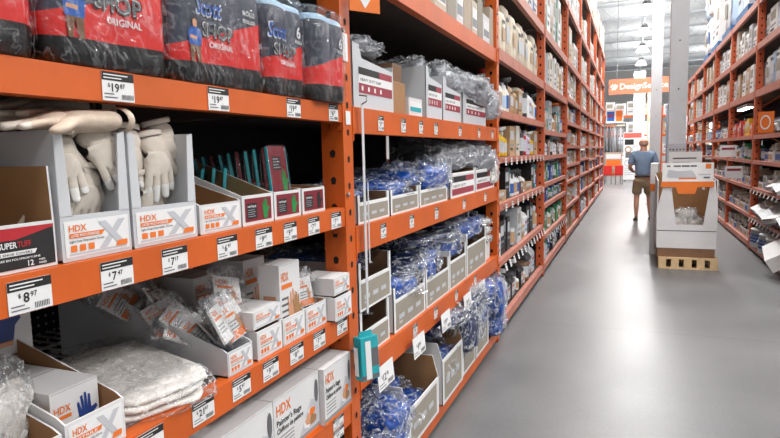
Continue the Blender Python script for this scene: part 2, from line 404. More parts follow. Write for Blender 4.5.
RIGHTY = [7.68, 10.3, 12.8, 15.1, 17.4, 19.7, 22.0]
RLV = [(.12, .08), (.52, .05), (.94, .05), (1.33, .05), (1.70, .06), (2.34, .10), (3.0, .09), (3.66, .1)]
for i in range(len(RIGHTY)-1):
    make_rack(RIGHTY[i], RIGHTY[i+1], -1, RLV, RX, 'haze-paled orange pallet rack across the aisle, %s rack from the camera' % ORD[i], M=HAZEO, Mp=MIDO, top=3.66, first=(i == 0), back=True)

# ------------------------------------------------------------------ product prints
def hdx(b, w, h, y=-.0015, big='NITRILE', line='Light Duty Disposable Gloves', x0=None, z0=0, glove=None, icons=True):
    x0 = -w/2 if x0 is None else x0
    b.quad(x0, z0, x0+w, z0+h, y, WHITE)
    b.poly([(x0+w*.05, z0+h*.04), (x0+w*.95, z0+h*.04), (x0+w*.95, z0+h*.1), (x0+w*.05, z0+h*.1)], y-.0003, PRINTGREY)
    b.poly([(x0+w*.5, z0+h*.12), (x0+w*.62, z0+h*.12), (x0+w*.95, z0+h*.9), (x0+w*.83, z0+h*.9)], y-.0005, PRINTGREY)
    b.poly([(x0+w*.95, z0+h*.12), (x0+w*.83, z0+h*.12), (x0+w*.5, z0+h*.9), (x0+w*.62, z0+h*.9)], y-.0009, PRINTGREY)
    b.text('HDX', x0+w*.06, z0+h*.70, h*.26, y-.001, HDXO, width=w*.26)
    b.poly([(x0+w*.06, z0+h*.52), (x0+w*.55, z0+h*.52), (x0+w*.6, z0+h*.65), (x0+w*.06, z0+h*.65)], y-.001, HDXO)
    b.text(big, x0+w*.08, z0+h*.545, h*.11, y-.0015, WHITE, width=w*.42)
    b.text(line, x0+w*.06, z0+h*.40, h*.09, y-.001, INKG, width=w*.52)
    if icons:
        for k in range(3): b.quad(x0+w*(.07+.13*k), z0+h*.14, x0+w*(.16+.13*k), z0+h*.32, y-.001, HDXO)
    b.poly([(x0+w*.76, z0+h*.1), (x0+w*.96, z0+h*.1), (x0+w*.96, z0+h*.26), (x0+w*.8, z0+h*.26)], y-.001, HDXO)
def hand_print(b, cx, z, s, y, m, cuff=None):
    pts = [(-.22, 0), (.22, 0), (.30, .35), (.5, .5), (.44, .6), (.24, .55), (.22, .95), (.13, .97), (.10, .6), (.06, 1.05), (-.03, 1.05), (-.04, .6), (-.1, 1.0), (-.18, .98), (-.16, .58), (-.26, .85), (-.33, .82), (-.28, .4)]
    b.poly([(cx+a*s*.8, z+c*s) for a, c in pts], y, m)
    if cuff: b.quad(cx-.2*s*.8, z-.12*s, cx+.2*s*.8, z+.02*s, y, cuff)
def tray(w, d, hf, hs, hb=None, out=WHITEP, inn=KRAFT, t=.004, post=None, step=.02):
    """open carton: x -w/2..w/2, front at y=0, y..d deep; sides rise from hf at the front to hb at the back"""
    hb = hb or hs; b = MB()
    b.box(-w/2, 0, 0, w/2, d, t, inn)
    def sides(): 
        return [(0, 0), (d, 0), (d, hb), (step, hs), (0, hs if post else hf)]
    b.prismx(sides(), -w/2, -w/2+t, out, inn, out); b.prismx(sides(), w/2-t, w/2, inn, out, out)
    b.box(-w/2+t, d-t, t, w/2-t, d, hb, inn)
    b.add([(-w/2, -.0004, 0), (w/2, -.0004, 0), (w/2, -.0004, hf), (-w/2, -.0004, hf), (-w/2, t, 0), (w/2, t, 0), (w/2, t, hf), (-w/2, t, hf)],
          [(0, 1, 2, 3), (4, 7, 6, 5), (3, 2, 6, 7)], [out, inn, out])
    if post:
        for s in (-1, 1):
            xa, xb = sorted((s*w/2, s*(w/2-post)))
            tip = s*(w/2-post*.7)
            b.prismy([(s*w/2, hf-.001), (s*(w/2-post), hf-.001), (tip, hs-.004), (s*w/2-s*.002, hs)] if s > 0 else [(s*w/2, hf-.001), (s*w/2+.002, hs), (tip, hs-.004), (s*(w/2-post), hf-.001)], -.0004, t, out, inn)
    return b
def carton(w, d, h, out=WHITEP, top=None):
    b = MB().box(-w/2, 0, 0, w/2, d, h, out)
    b.quad(-w/2+.003, h-.004, w/2-.003, h-.003, -.0006, MIDGREY)
    b.add([(-w/2+.004, d*.5-.002, h+.0006), (w/2-.004, d*.5-.002, h+.0006), (w/2-.004, d*.5+.002, h+.0006), (-w/2+.004, d*.5+.002, h+.0006)], [(0, 1, 2, 3)], MIDGREY)
    return b
def L(Y, z, X=XL): return (X, Y, z)
def rest(obj, z): obj.location.z = z; return obj

# ---- crumpled bags
def blob(w, d, h, seed=0, amp=.012, fr=14, n=20, p=.35, m=BLUET, flat=True):
    b = MB(); rings = []; sv = Vector((seed*3.1, seed*1.7, seed*.9))
    def sp(a): 
        c = math.cos(a); s = math.sin(a)
        return (abs(c)**p*(1 if c >= 0 else -1), abs(s)**p*(1 if s >= 0 else -1))
    for j in range(n+1):
        ph = -PI/2+PI*j/n; cz = (abs(math.sin(ph))**.6)*(1 if ph > 0 else -1); cr = max(.02, math.cos(ph))**.35
        r = []
        for i in range(n*2):
            cx, cy = sp(2*PI*i/(n*2)+.01)
            P = Vector((cx*w/2*cr, cy*d/2*cr, (cz+1)*h/2))
            q = P*fr+sv
            dv = noise.noise_vector(q)*amp + noise.noise_vector(q*2.7)*amp*.45
            if flat and P.z < h*.25: dv.z = max(0, dv.z)
            P += dv; P.z = max(0.001, P.z); r.append(tuple(P))
        rings.append(r)
    b.ring(rings, m, cap=True); return b
_bag = {}
def bag(kind, loc, rot=(0, 0, 0), size=(.3, .3, .12), label='', name='bagged_tarp', cat='tarp', group=None, seed=None):
    """a folded sheet in clear film; protos are unit-ish and scaled"""
    sd = (seed if seed is not None else random.randrange(3)) % 3
    key = (kind, sd)
    if key not in _bag:
        m = {'blue': BLUET, 'navy': NAVYT, 'grey': GREYT, 'white': RAG}[kind]
        t = thing(name, label, cat)
        b = blob(.30, .30, .12, sd+1, .022, 16, 22, m=m, p=.5); b.build('folded_sheet', t, smooth=True)
        f = blob(.325, .325, .14, sd+11, .045, 19, 26, m=FILMH, p=.5)
        f.build('film_wrap', t)
        _bag[key] = t; r = t
    else: r = dup(_bag[key])
    r.location = loc; r.rotation_euler = rot; r.scale = (size[0]/.3, size[1]/.3, size[2]/.12)
    r['label'] = label; r['category'] = cat; r.name = name
    if group: r['group'] = group
    return r

# ------------------------------------------------------------------ shop towel packs
def towel_mat():
    m = mat('printed_towel_wrapper', (20, 20, 24), .38); nt = m.node_tree; b = nt.nodes['Principled BSDF']
    tc = nt.nodes.new('ShaderNodeTexCoord'); s = nt.nodes.new('ShaderNodeSeparateXYZ'); nt.links.new(tc.outputs['Object'], s.inputs[0])
    def M(op, a, bb):
        n = nt.nodes.new('ShaderNodeMath'); n.operation = op
        for k, v in enumerate((a, bb)):
            if isinstance(v, (int, float)): n.inputs[k].default_value = v
            else: nt.links.new(v, n.inputs[k])
        return n.outputs[0]
    z = s.outputs['Z']; x_ = s.outputs['X']
    lo = M('GREATER_THAN', z, M('ADD', .055, M('MULTIPLY', x_, .03)))
    hi = M('LESS_THAN', z, M('ADD', .140, M('MULTIPLY', x_, .30)))
    top = M('GREATER_THAN', z, .262)
    red = M('MULTIPLY', lo, hi); slate = M('MULTIPLY', lo, M('SUBTRACT', 1, hi))
    def mix(f, A, B):
        n = nt.nodes.new('ShaderNodeMix'); n.data_type = 'RGBA'; nt.links.new(f, n.inputs['Factor'])
        for k, v in (('A', A), ('B', B)):
            if isinstance(v, tuple): n.inputs[k].default_value = lin(v)+(1,)
            else: nt.links.new(v, n.inputs[k])
        return n.outputs['Result']
    c = mix(red, (14, 13, 15), (214, 36, 30)); c = mix(slate, c, (58, 62, 78)); c = mix(top, c, (150, 182, 206))
    nt.links.new(c, b.inputs['Base Color']); return m
TOWEL = towel_mat()
def towel_pack(Y0_, Y1_, nl, X, label, words=True, worker=True, seed=0, z=1.7312, six=False, scott=True, d=.26, tx=-.09):
    w = Y1_-Y0_; h = .285; lw = w/nl; amp = .010
    t = thing('shop_towel_pack', label, 'paper towel pack', (X, (Y0_+Y1_)/2, z), LRZ, 'shop towel packs on the top shelf')
    def surf(x):
        u = ((x+w/2)/lw) % 1.0
        return amp*(1-math.sin(PI*min(max(u, 0.02), .98))**.6)
    N = nl*10; b = MB(); rings = []
    def loop(k, zz):
        L_ = []
        for i in range(N+1):
            x_ = -w/2+w*i/N; e = 1.0
            edge = min(i, N-i)/N*w
            L_.append((x_*k, (surf(x_)+(.03-edge if edge < .03 else 0)*.6)*1+(1-k)*d/2, zz))
        for i in range(N+1):
            x_ = w/2-w*i/N; edge = min(i, N-i)/N*w
            L_.append((x_*k, d-(surf(x_)+(.03-edge if edge < .03 else 0)*.6)-(1-k)*d/2, zz))
        return L_
    zs = [(0, .93), (.008, .98), (.03, 1), (.1, 1), (.18, 1), (.25, .995), (.27, .97), (.281, .92), (.285, .85)]
    b.ring([loop(k, zz) for zz, k in zs], TOWEL); b.build('printed_wrapper', t, smooth=True)
    p = MB()
    if words:
        xs = tx
        if scott:
            p.text('Scott', xs-.024, .166, .066, -.0025, WHITE, surf, .15, width=.098)
            p.text('Scott', xs-.021, .170, .058, -.0035, BLUEINK, surf, .15, width=.092)
        p.text('SHOP', xs-.005, .115, .056, -.0025, INK, surf, 0, width=.13)
        p.text('SHOP', xs-.0, .119, .048, -.0035, WHITE, surf, 0, width=.12)
        p.text('SHOP', xs+.002, .121, .042, -.0045, INKG, surf, 0, width=.116)
        p.text('ORIGINAL', xs+.03, .093, .020, -.003, WHITE, surf, 0, width=.09)
        if w > .3: p.text('ROLLS', w*.22, .2, .018, -.003, WHITE, surf); p.text('ROLLOS', w*.22, .18, .014, -.003, WHITE, surf)
    if six: p.text('6', w*.2, .185, .05, -.003, WHITE, surf); p.text('ROLLS', w*.16, .168, .014, -.003, WHITE, surf)
    if worker:   # small plain printed figure in a blue shirt
        cx = -w*.32; 
        if cx-.03 < -w/2: cx = -w/2+.035
        y = -.0035
        def q(pts, m): p.add([(cx+a, y+surf(cx+a), .05+c) for a, c in pts], [tuple(range(len(pts)))], m)
        q([(-.018, .0), (-.008, .0), (-.002, .04), (-.02, .04)], KRAFTD); q([(.006, .0), (.018, .0), (.018, .04), (-.002, .04)], KRAFTD)
        q([(-.022, .04), (.02, .04), (.024, .07), (.012, .082), (-.014, .082), (-.026, .07)], BLUEINK)
        q([(-.02, .055), (.022, .052), (.02, .06), (-.018, .063)], SKINP)
        q([(-.008, .083), (.006, .083), (.007, .098), (-.001, .103), (-.009, .097)], SKINP); q([(-.009, .098), (.007, .098), (.004, .106), (-.007, .106)], INK)
    if p.v: p.build('printed_lettering', t)
    f = MB(); rr = []
    for zz, k in [(0.001, .99), (.03, 1.03), (.09, 1.02), (.15, 1.025), (.21, 1.02), (.26, 1.03), (.3, .98), (.315, .8), (.318, .6)]:
        L_ = loop(k, zz); out = []
        for a in L_:
            v = Vector(a); 
            if zz > .005: v += noise.noise_vector(v*22+Vector((seed*5, 0, 0)))*.006
            v.y -= .007 if v.y < d/2 else -.005
            out.append((v.x, v.y, max(v.z, .001)))
        rr.append(out)
    f.ring(rr, FILM); f.build('film_wrap', t, smooth=True)
    return t
towel_pack(.49, .795, 2, -.985, 'black and red shop towel pack at the cut-off end of the top shelf', seed=1, scott=False, six=False)
towel_pack(.81, 1.13, 2, -.985, 'shop towel pack with large ORIGINAL lettering above the 19.87 price tag', seed=2, tx=-.055)
towel_pack(1.14, 1.515, 3, -.985, 'widest shop towel pack, Scott lettering visible in blue on dark wrapper', seed=3)
towel_pack(1.53, 1.755, 2, -.985, 'narrow shop towel pack with a white 6 beside the Scott lettering', seed=4, worker=False, six=True, tx=-.085)
towel_pack(1.765, 1.99, 2, -.955, 'pale-topped shop towel pack at the end of the shelf beside the upright post', seed=5, words=False, worker=False, six=True)

# ------------------------------------------------------------------ gloves
def glove_mesh(name, m, tipm=None, long=False, curl=0, seed=0):
    rnd = random.Random(seed)
    V = [(0, 0, 0), (0, 0, .04), (0, 0, .085)]; E_ = [(0, 1), (1, 2)]; Rr = [.042, .034, .044]
    if long: V[0] = (0, 0, -.08); Rr[0] = .046
    root = 2
    for k, (fx_, ln, r) in enumerate([(-.034, .062, .0125), (-.012, .078, .0135), (.012, .074, .0135), (.034, .056, .0125)]):
        a = len(V); c = curl+rnd.uniform(-.15, .15)
        V += [(fx_, 0, .112), (fx_*1.15, -c*.03, .112+ln*.5), (fx_*1.25, -c*.07, .112+ln)]
        E_ += [(2, a), (a, a+1), (a+1, a+2)]; Rr += [r*1.05, r, r*.9]
    a = len(V); V += [(.048, -.008, .075), (.068, -.022, .105), (.074, -.034, .13)]; E_ += [(1, a), (a, a+1), (a+1, a+2)]; Rr += [.017, .0155, .013]
    me = skin_mesh(name, V, E_, Rr, m, 2, 2)
    for v in me.vertices: v.co.y *= .62
    if tipm:
        me.materials.append(tipm)
        for p in me.polygons:
            if p.center.z > .148: p.material_index = 1
    return me
GM = [glove_mesh('glove_body', CLOTH, GLOVETIP, curl=c, seed=s) for c, s in ((.2, 1), (.7, 2), (1.1, 3))]
GML = glove_mesh('glove_body', CREAM, CLOTH, long=True, curl=.1, seed=5)
def glove(i, loc, rot, label, s=1.0, group='white work gloves in the tall boxes', hem=CLOTH, long=False, tagc=False):
    t = thing('work_glove', label, 'glove', loc, 0, group); t.rotation_euler = rot; t.scale = (s, s, s)
    mobj('glove_body', GML if long else GM[i % 3], t)
    z0 = -.085 if long else -.004
    MB().lathe([(.040, z0+.004), (.044, z0), (.047, z0+.003), (.046, z0+.014), (.043, z0+.016)], hem, 16, cap=False).build('hem', t, smooth=True).scale = (1, .62, 1)
    if tagc:
        b = MB().box(-.028, -.034, .03, .028, -.031, .095, KRAFT)
        b.poly([(-.02, .04), (-.005, .05), (0, .07), (.01, .075), (.012, .088), (.002, .085), (-.01, .07), (-.015, .055)], -.0345, INK)
        b.build('card_tag', t)
    return t
# ------------------------------------------------------------------ bay one, glove shelf (z 1.355)
Z2 = 1.3562
def item(name, label, cat, Ya, Yb, z, X=XL, group=None, rz=LRZ): return thing(name, label, cat, (X, (Ya+Yb)/2, z), rz, group)
# super tuff carton
t = item('open_carton', 'brown-lined carton with black and red SUPERTUFF label, at the shelf\'s cut-off end', 'carton', .60, .80, Z2)
w = .20; tray(w, .36, .085, .185, .185, step=.004).build('carton_body', t)
b = MB(); b.quad(-w/2+.004, .006, w/2-.004, .079, -.0012, INK)
b.poly([(-w/2+.004, .079), (w/2-.004, .079), (w/2-.004, .074), (w*.1, .058), (-w/2+.004, .058)], -.0016, REDINK)
b.text('SUPER', -.012, .044, .015, -.002, WHITE, width=.034); b.text('TUFF', .023, .044, .015, -.002, REDINK, width=.026)
b.poly([(-.08, .030), (.055, .030), (.06, .038), (-.08, .038)], -.0018, WHITE); b.text('POLYPROPYLENE SHOE COVERS', -.075, .0315, .006, -.0022, INK, width=.125)
b.text('COUVRE-CHAUSSURES EN POLYPROPYLENE', -.075, .022, .005, -.002, WHITE, width=.14)
b.text('12', .04, .009, .014, -.002, WHITE); b.text('PAIRS', .062, .015, .005, -.002, WHITE); b.text('PAIRES', .062, .009, .005, -.002, WHITE)
b.build('printed_label', t)
# two tall white dispensers
def tall(Ya, Yb, label):
    t = item('tall_dispenser_box', label, 'display box', Ya, Yb, Z2); w = Yb-Ya
    tray(w, .34, .088, .252, .252, out=GREYP, inn=GREYP, post=.027, step=.004).build('box_body', t)
    b = MB(); hdx(b, w*.92, .07, big='LATEX MULTI-PURPOSE', z0=.008); b.build('printed_label', t); return t
tall(.812, .982, 'tall white HDX dispenser box heaped with floppy cream gloves, beside the SUPERTUFF carton')
tall(.990, 1.195, 'tall white HDX dispenser box with white glove fingers hanging out, above two 7 dollar tags')
D = R
gl = [ # box 1: fingertips and packed gloves inside the window
 ((-1.065, .868, Z2+.25), (D(170), D(-6), D(82)), 0, False), ((-1.06, .925, Z2+.262), (D(160), D(-34), D(78)), 1, False),
 ((-1.075, .852, Z2+.17), (D(178), D(14), D(90)), 2, True), ((-1.065, .935, Z2+.185), (D(176), D(4), D(95)), 1, True),
 ((-1.08, .89, Z2+.155), (D(172), D(-18), D(95)), 0, False), ((-1.10, .91, Z2+.21), (D(174), D(8), D(100)), 2, False),
 ((-1.16, .90, Z2+.2), (D(180), 0, D(90)), 0, False), ((-1.22, .89, Z2+.2), (D(178), 0, D(80)), 1, False)]
names1 = ['white glove with bright fingertips at the centre of the cream-glove dispenser', 'white glove poking its fingertips furthest out of the cream-glove dispenser', 'white glove with a tan card tag, left in the cream-glove dispenser', 'white glove with a tan card tag, right in the cream-glove dispenser', 'lower white glove behind the HDX print of the cream-glove dispenser', 'white glove bottom of the heap in the cream-glove dispenser', 'white glove standing in the middle of the cream-glove dispenser', 'white glove at the back of the cream-glove dispenser']
for (loc, rot, i, tg), n in zip(gl, names1): glove(i, loc, rot, n, .78, tagc=tg)
gl2 = [((-1.075, 1.06, Z2+.27), (D(172), D(4), D(95)), 0), ((-1.065, 1.115, Z2+.255), (D(168), D(-8), D(85)), 1), ((-1.075, 1.155, Z2+.285), (D(172), D(-12), D(80)), 2),
       ((-1.08, 1.05, Z2+.185), (D(178), D(15), D(90)), 2), ((-1.075, 1.10, Z2+.17), (D(178), D(-14), D(90)), 0), ((-1.085, 1.15, Z2+.19), (D(180), D(6), D(95)), 1), ((-1.15, 1.1, Z2+.2), (D(180), 0, D(90)), 1)]
names2 = ['white glove hanging fingers-down at the near side of the second tall dispenser', 'white glove hanging fingers-down at the middle of the second tall dispenser', 'white glove hanging at the far side of the second tall dispenser', 'white glove low at the near side of the second tall dispenser', 'white glove low in the middle of the second tall dispenser', 'white glove low at the far side of the second tall dispenser', 'white glove packed at the back of the second tall dispenser']
for (loc, rot, i), n in zip(gl2, names2): glove(i, loc, rot, n, .85)
# long cream gloves flopped over the first box and into the gap
fl = [((-1.30, .88, Z2+.288), (D(92), D(4), D(14)), 'long cream glove flopped over the SUPERTUFF carton onto the tall dispenser', CREAM), ((-1.03, .915, Z2+.272), (D(93), D(0), D(-4)), 'long cream glove lying across the top of the cream-glove dispenser', CREAM),
      ((-1.13, .955, Z2+.282), (D(88), D(-6), D(8)), 'black-hemmed cream glove on the rim of the cream-glove dispenser', BLACKHEM), ((-1.18, .97, Z2+.312), (D(92), D(0), D(-6)), 'topmost black-hemmed cream glove under the orange beam', BLACKHEM)]
for loc, rot, n, hm in fl: glove(0, loc, rot, n, 1.0, 'floppy cream gloves on the dispenser', hm, True)
glove(0, (-1.16, 1.08, Z2+.335), (D(176), D(0), D(100)), 'cream glove cuff rising over the second tall dispenser', .85, 'floppy cream gloves on the dispenser', CREAM, True)
# low hdx tray
t = item('open_carton', 'low white HDX carton holding a few packets, between dispenser and red cartons', 'carton', 1.205, 1.378, Z2)
tray(.17, .42, .075, .08, .20, step=.01).build('carton_body', t); b = MB(); hdx(b, .155, .065, big='NITRILE', z0=.005); b.build('printed_label', t)
# red cartons
def redbox(Ya, Yb, hb, glovec, label):
    w = Yb-Ya; t = item('open_carton', label, 'carton', Ya, Yb, Z2)
    tray(w, .42, .085, .088, hb, step=.01).build('carton_body', t)
    b = MB(); b.quad(-w/2+.012, .01, w/2-.012, .076, -.001, MAROON)
    b.quad(-w*.36, .018, -w*.05, .062, -.0014, INK); b.text('NITRILE', -w*.34, .05, .008, -.0018, WHITE, width=w*.26)
    for k in range(4): b.quad(-w*.34, .024+k*.006, -w*(.1+.03*(k % 2)), .026+k*.006, -.0018, MIDGREY)
    b.text('FIRM GRIP', -w*.36, .067, .006, -.0015, WHITE, width=w*.4) if False else None
    hand_print(b, w*.22, .014, .056, -.0016, glovec); b.build('printed_label', t); return t
redbox(1.384, 1.540, .235, GREEN, 'maroon-labelled carton with a green glove picture, nearest of the three red cartons')
redbox(1.546, 1.702, .13, GREEN, 'maroon-labelled carton below the upright green-glove packet')
redbox(1.712, 1.868, .10, INK, 'maroon-labelled carton with a black glove picture, beside the upright post')
t0 = None
def packet(loc, rot, label, edge=TEAL, face=MAROON, print_=True):
    t = thing('glove_packet', label, 'packaged gloves', loc, 0, 'packaged gloves standing in the red cartons'); t.rotation_euler = rot
    b = MB().box(-.062, -.003, 0, .062, .003, .15, face); b.box(-.064, -.004, 0, -.060, .004, .148, edge); b.box(.060, -.004, 0, .064, .004, .148, edge)
    b.box(-.058, .003, .01, .058, .0045, .14, edge)
    if print_:
        b.quad(-.038, .075, .018, .118, -.0036, INK)
        for k in range(4): b.quad(-.034, .081+k*.009, .012-.01*(k % 2), .085+k*.009, -.0042, MIDGREY)
        hand_print(b, .03, .005, .07, -.0038, GREEN)
    b.build('packet_card', t); blob(.14, .022, .158, 3, .004, 20, 12, m=FILMP, p=.3).build('film_wrap', t, smooth=True); return t
packet((-1.03, 1.635, Z2+.075), (D(-6), 0, LRZ+.1), 'upright packet with maroon header and green glove picture')
for k in range(9):
    packet((-1.075-.026*k, 1.625-.004*k, Z2+.066-.003*k), (D(-4-k), D(2), LRZ+.62), 'teal-edged glove packet, %s behind the upright green-glove packet' % ORD[k], print_=False, face=TEAL if k % 3 == 1 else MAROON, edge=TEAL if k % 3 else MAROON)
for k in range(7):
    packet((-1.13-.042*k, 1.465-.002*k, Z2+.012), (D(6+k), 0, LRZ+.66), 'teal-edged glove packet in the nearest red carton, %s from the front' % ORD[k], face=TEAL, print_=False)
for k in range(3):
    q = packet((-1.06-.05*k, 1.79, Z2+.03+.012*k), (D(-62), 0, LRZ+.1*k), 'maroon glove packet lying in the black-glove carton, %s from the front' % ORD[k], edge=REDINK, print_=False); q.scale = (1, 1, .8)

# ------------------------------------------------------------------ bay one, HDX shelf (z .955)
Z3 = .9562
def lowtray(Ya, Yb, z, label, h=.085, X=XL, d=.42, hb=None, big='DISPOSABLE', out=WHITEP, hs=None, inn=KRAFT):
    w = Yb-Ya; t = item('open_carton', label, 'carton', Ya, Yb, z, X)
    tray(w, d, h, hs or h+.004, hb or h+.006, out=out, inn=inn).build('carton_body', t); b = MB(); hdx(b, w*.9, h*.86, big=big, z0=h*.07); b.build('printed_label', t); return t
def hdxbox(Yc, w, d, h, z, X, label, kind='plain', rz=LRZ):
    t = thing('glove_box', label, 'glove box', (X, Yc, z), rz, 'HDX glove boxes'); carton(w, d, h).build('box_body', t); b = MB()
    if kind == 'plain': hdx(b, w*.94, h*.9, z0=h*.05, icons=False)
    elif kind == 'hands':
        b.text('HDX', -w*.42, h*.78, h*.16, -.001, HDXO, width=w*.35); b.quad(-w*.42, h*.68, w*.1, h*.74, -.001, HDXO)
        hand_print(b, w*.12, h*.12, h*.5, -.001, SKINP); hand_print(b, w*.3, h*.2, h*.36, -.0014, KRAFT); b.quad(-w*.46, h*.04, w*.46, h*.09, -.001, PRINTGREY)
        for k in range(4): b.quad(-w*.42, h*(.3+.08*k), -w*.1, h*(.33+.08*k), -.001, INKG)
        # side print
        b.add([(-w/2-.001, d*.2, h*.2), (-w/2-.001, d*.8, h*.2), (-w/2-.001, d*.8, h*.6), (-w/2-.001, d*.2, h*.6)], [(3, 2, 1, 0)], SKINP)
    elif kind == 'blue':
        b.text('HDX', -w*.44, h*.62, h*.17, -.001, HDXO, width=w*.34); b.quad(-w*.44, h*.52, -w*.1, h*.58, -.001, HDXO)
        hand_print(b, w*.2, h*.2, h*.58, -.001, GLOVEBLUE, SKINP)
        for k in range(3): b.quad(-w*.44, h*(.2+.08*k), -w*.12, h*(.23+.08*k), -.001, MIDGREY)
    b.build('printed_face', t); return t
hdxbox(.86, .21, .14, .165, Z3+.155, -1.31, 'grey-shadowed box with a blue glove picture at the back of the lower shelf', 'blue')
hdxbox(.86, .21, .14, .15, Z3, -1.31, 'glove box under the box with the blue glove picture, back of the lower shelf', 'plain')
# two open cartons in front
lowtray(.785, .93, Z3, 'open HDX nitrile carton holding a box with a blue glove picture', .088, d=.42, hb=.22, hs=.10, big='NITRILE')
lowtray(.61, .778, Z3, 'open HDX carton holding a clear bag, cut off at the lower frame edge', .075, d=.42, hb=.2, hs=.085)
hdxbox(.862, .115, .24, .128, Z3+.006, -1.06, 'glove box with blue glove picture standing inside the open nitrile carton', 'blue')
bag('white', (-1.13, .695, Z3+.035), (0, 0, .3), (.14, .2, .13), 'clear bag of white cloth in the carton at the lower frame edge', 'bagged_cloth', 'rag bag')
# bag of rags lying on the wire deck
t = thing('rag_bag', 'clear bag of folded white rags lying on the bare wire deck', 'rag bag', (-1.215, 1.135, Z3), 0); t.rotation_euler = (0, D(3), D(-20))
b = MB()
for k in range(3): b.M = Matrix.Translation((0.01*k, .005*k, 0.004+.019*k)) @ Matrix.Rotation(.03*k, 4, 'Z'); bb = blob(.44-.02*k, .27-.012*k, .026, 20+k, .008, 13, 16, m=RAG, p=.4); b.add(bb.v, bb.f, RAG)
b.M = None; b.build('folded_rags', t, smooth=True)
blob(.50, .30, .078, 31, .014, 15, 24, m=FILMC, p=.45).build('film_wrap', t, smooth=True)
# big sloping grey-white bin of packets
t = item('dispenser_bin', 'large grey-white sloping HDX bin heaped with small clear packets', 'bin', 1.285, 1.40, Z3)
w = .115+.0; b = tray(w, .62, .068, .075, .27, out=GREYP, inn=GREYP, step=.01); b.build('bin_body', t)
b = MB(); hdx(b, w*.9, .058, big='DISPOSABLE', z0=.005); b.build('printed_label', t)
pk = None
def smallpk(loc, rot, s, label, kind=0):
    t = thing('small_packet', label, 'packet', loc, 0, 'small clear packets heaped in the sloping bin'); t.rotation_euler = rot; t.scale = (s, s, s)
    b = MB(); ins = MB()
    ins.box(-.045, -.003, .006, .045, .003, .1, WHITE); ins.text('HDX', -.036, .078, .018, -.0035, HDXO); ins.quad(-.036, .066, .02, .073, -.0035, HDXO)
    for k in range(3): ins.quad(-.036, .05-.009*k, .015-.01*(k % 2), .054-.009*k, -.0035, MIDGREY)
    if kind: ins.quad(-.044, .008, .044, .028, -.0034, HDXO); hand_print(ins, .02, .028, .035, -.0038, SKINP)
    ins.build('paper_insert', t); blob(.115, .03, .135, 40+kind, .012, 16, 14, m=FILMC, p=.4).build('film_wrap', t, smooth=True); return t
rnd = random.Random(5)
pkp = [smallpk((0, 0, 0), (0, 0, 0), 1, 'x', 0), smallpk((0, 0, 0), (0, 0, 0), 1, 'x', 1)]
spots = []
for k in range(16):
    u = k/15; X = -1.035-.5*u; Yc = 1.335+rnd.uniform(-.03, .03); Zc = Z3+.055+.17*u+rnd.uniform(-.01, .02)
    spots.append((X, Yc, Zc, (D(-50+rnd.uniform(-25, 25)), D(rnd.uniform(-35, 35)), LRZ+rnd.uniform(-.7, .7))))
for k, (X, Yc, Zc, rt) in enumerate(spots):
    lab = 'small clear packet with orange and white insert, %s down the heap in the sloping bin' % ORD[k] if k else 'small clear packet at the front lip of the sloping bin'
    if k < 2: q = pkp[k]; q['label'] = lab; q.location = (X, Yc, Zc); q.rotation_euler = rt
    else: dup(pkp[k % 2], (X, Yc, Zc), rt, label=lab)
for k, (Yc, X, Zc, a) in enumerate([(1.395, -1.03, Z3+.075, 0), (1.33, -1.02, Z3+.085, .4), (1.46, -1.12, Z3+.13, -.3)]):
    dup(pkp[1-k % 2], (X, Yc, Zc), (D(-25), D(12*k-10), LRZ+a), (1.1, 1.1, 1.1), label=['orange-printed clear packet standing over the sloping bin\'s far front corner', 'white clear packet spilling over the sloping bin\'s front', 'clear packet wedged beside the stacked glove boxes'][k])
lowtray(1.425, 1.558, Z3, 'low HDX carton with a flat HDX box stacked on it, beside the sloping bin', .085, big='NITRILE')
hdxbox(1.49, .145, .2, .052, Z3+.0925, -1.005, 'flat HDX box stacked on the low carton beside the sloping bin', 'plain')
lowtray(1.564, 1.70, Z3, 'low HDX carton with a tall hand-picture box standing in it', .085, d=.4)
hdxbox(1.635, .122, .075, .248, Z3+.006+.0, -1.012, 'tall glove box with two hand pictures standing in its low carton', 'hands')
lowtray(1.706, 1.852, Z3, 'low HDX carton under the small clear glove bag', .085, d=.4)
for k in range(3):
    q = dup(pkp[1], (-1.035-.07*k, 1.775+.01*k, Z3+.07), (D(-12-6*k), D(4), LRZ+.15*k), (1.15, 1.4, 1.05), label='clear glove bag with orange print, %s in the carton beside the post' % ORD[k], group='clear glove bags')
lowtray(1.857, 1.992, Z3, 'low HDX carton directly against the upright post, lower shelf', .085, X=-.968, d=.3)
hdxbox(1.925, .128, .14, .062, Z3+.0935, -.972, 'flat HDX box topping the carton against the upright post', 'plain')
hdxbox(1.925, .128, .14, .05, Z3+.0935, -1.125, 'flat HDX box behind the one topping the carton at the post', 'plain')
hdxbox(1.515, .13, .13, .225, Z3+.0, -1.24, 'tall box with hand pictures behind the flat stacked box', 'hands')
hdxbox(1.67, .12, .13, .255, Z3+.0, -1.17, 'tall box with hand pictures behind the front hand-picture box', 'hands')
for k, (Yc, X, z, h) in enumerate([(1.46, -1.56, .0, .30), (1.62, -1.56, 0, .33), (1.79, -1.56, 0, .31), (1.93, -1.5, 0, .28), (1.78, -1.33, .0, .22)]):
    hdxbox(Yc, .14, .13, h, Z3+z, X, ['shadowed hand-picture box at the rear, nearest of the rear row', 'shadowed hand-picture box at the rear, tallest of the rear row', 'shadowed hand-picture box at the rear, third of the rear row', 'shadowed hand-picture box at the rear, beside the post', 'hand-picture box behind the clear glove bags'][k], 'hands')

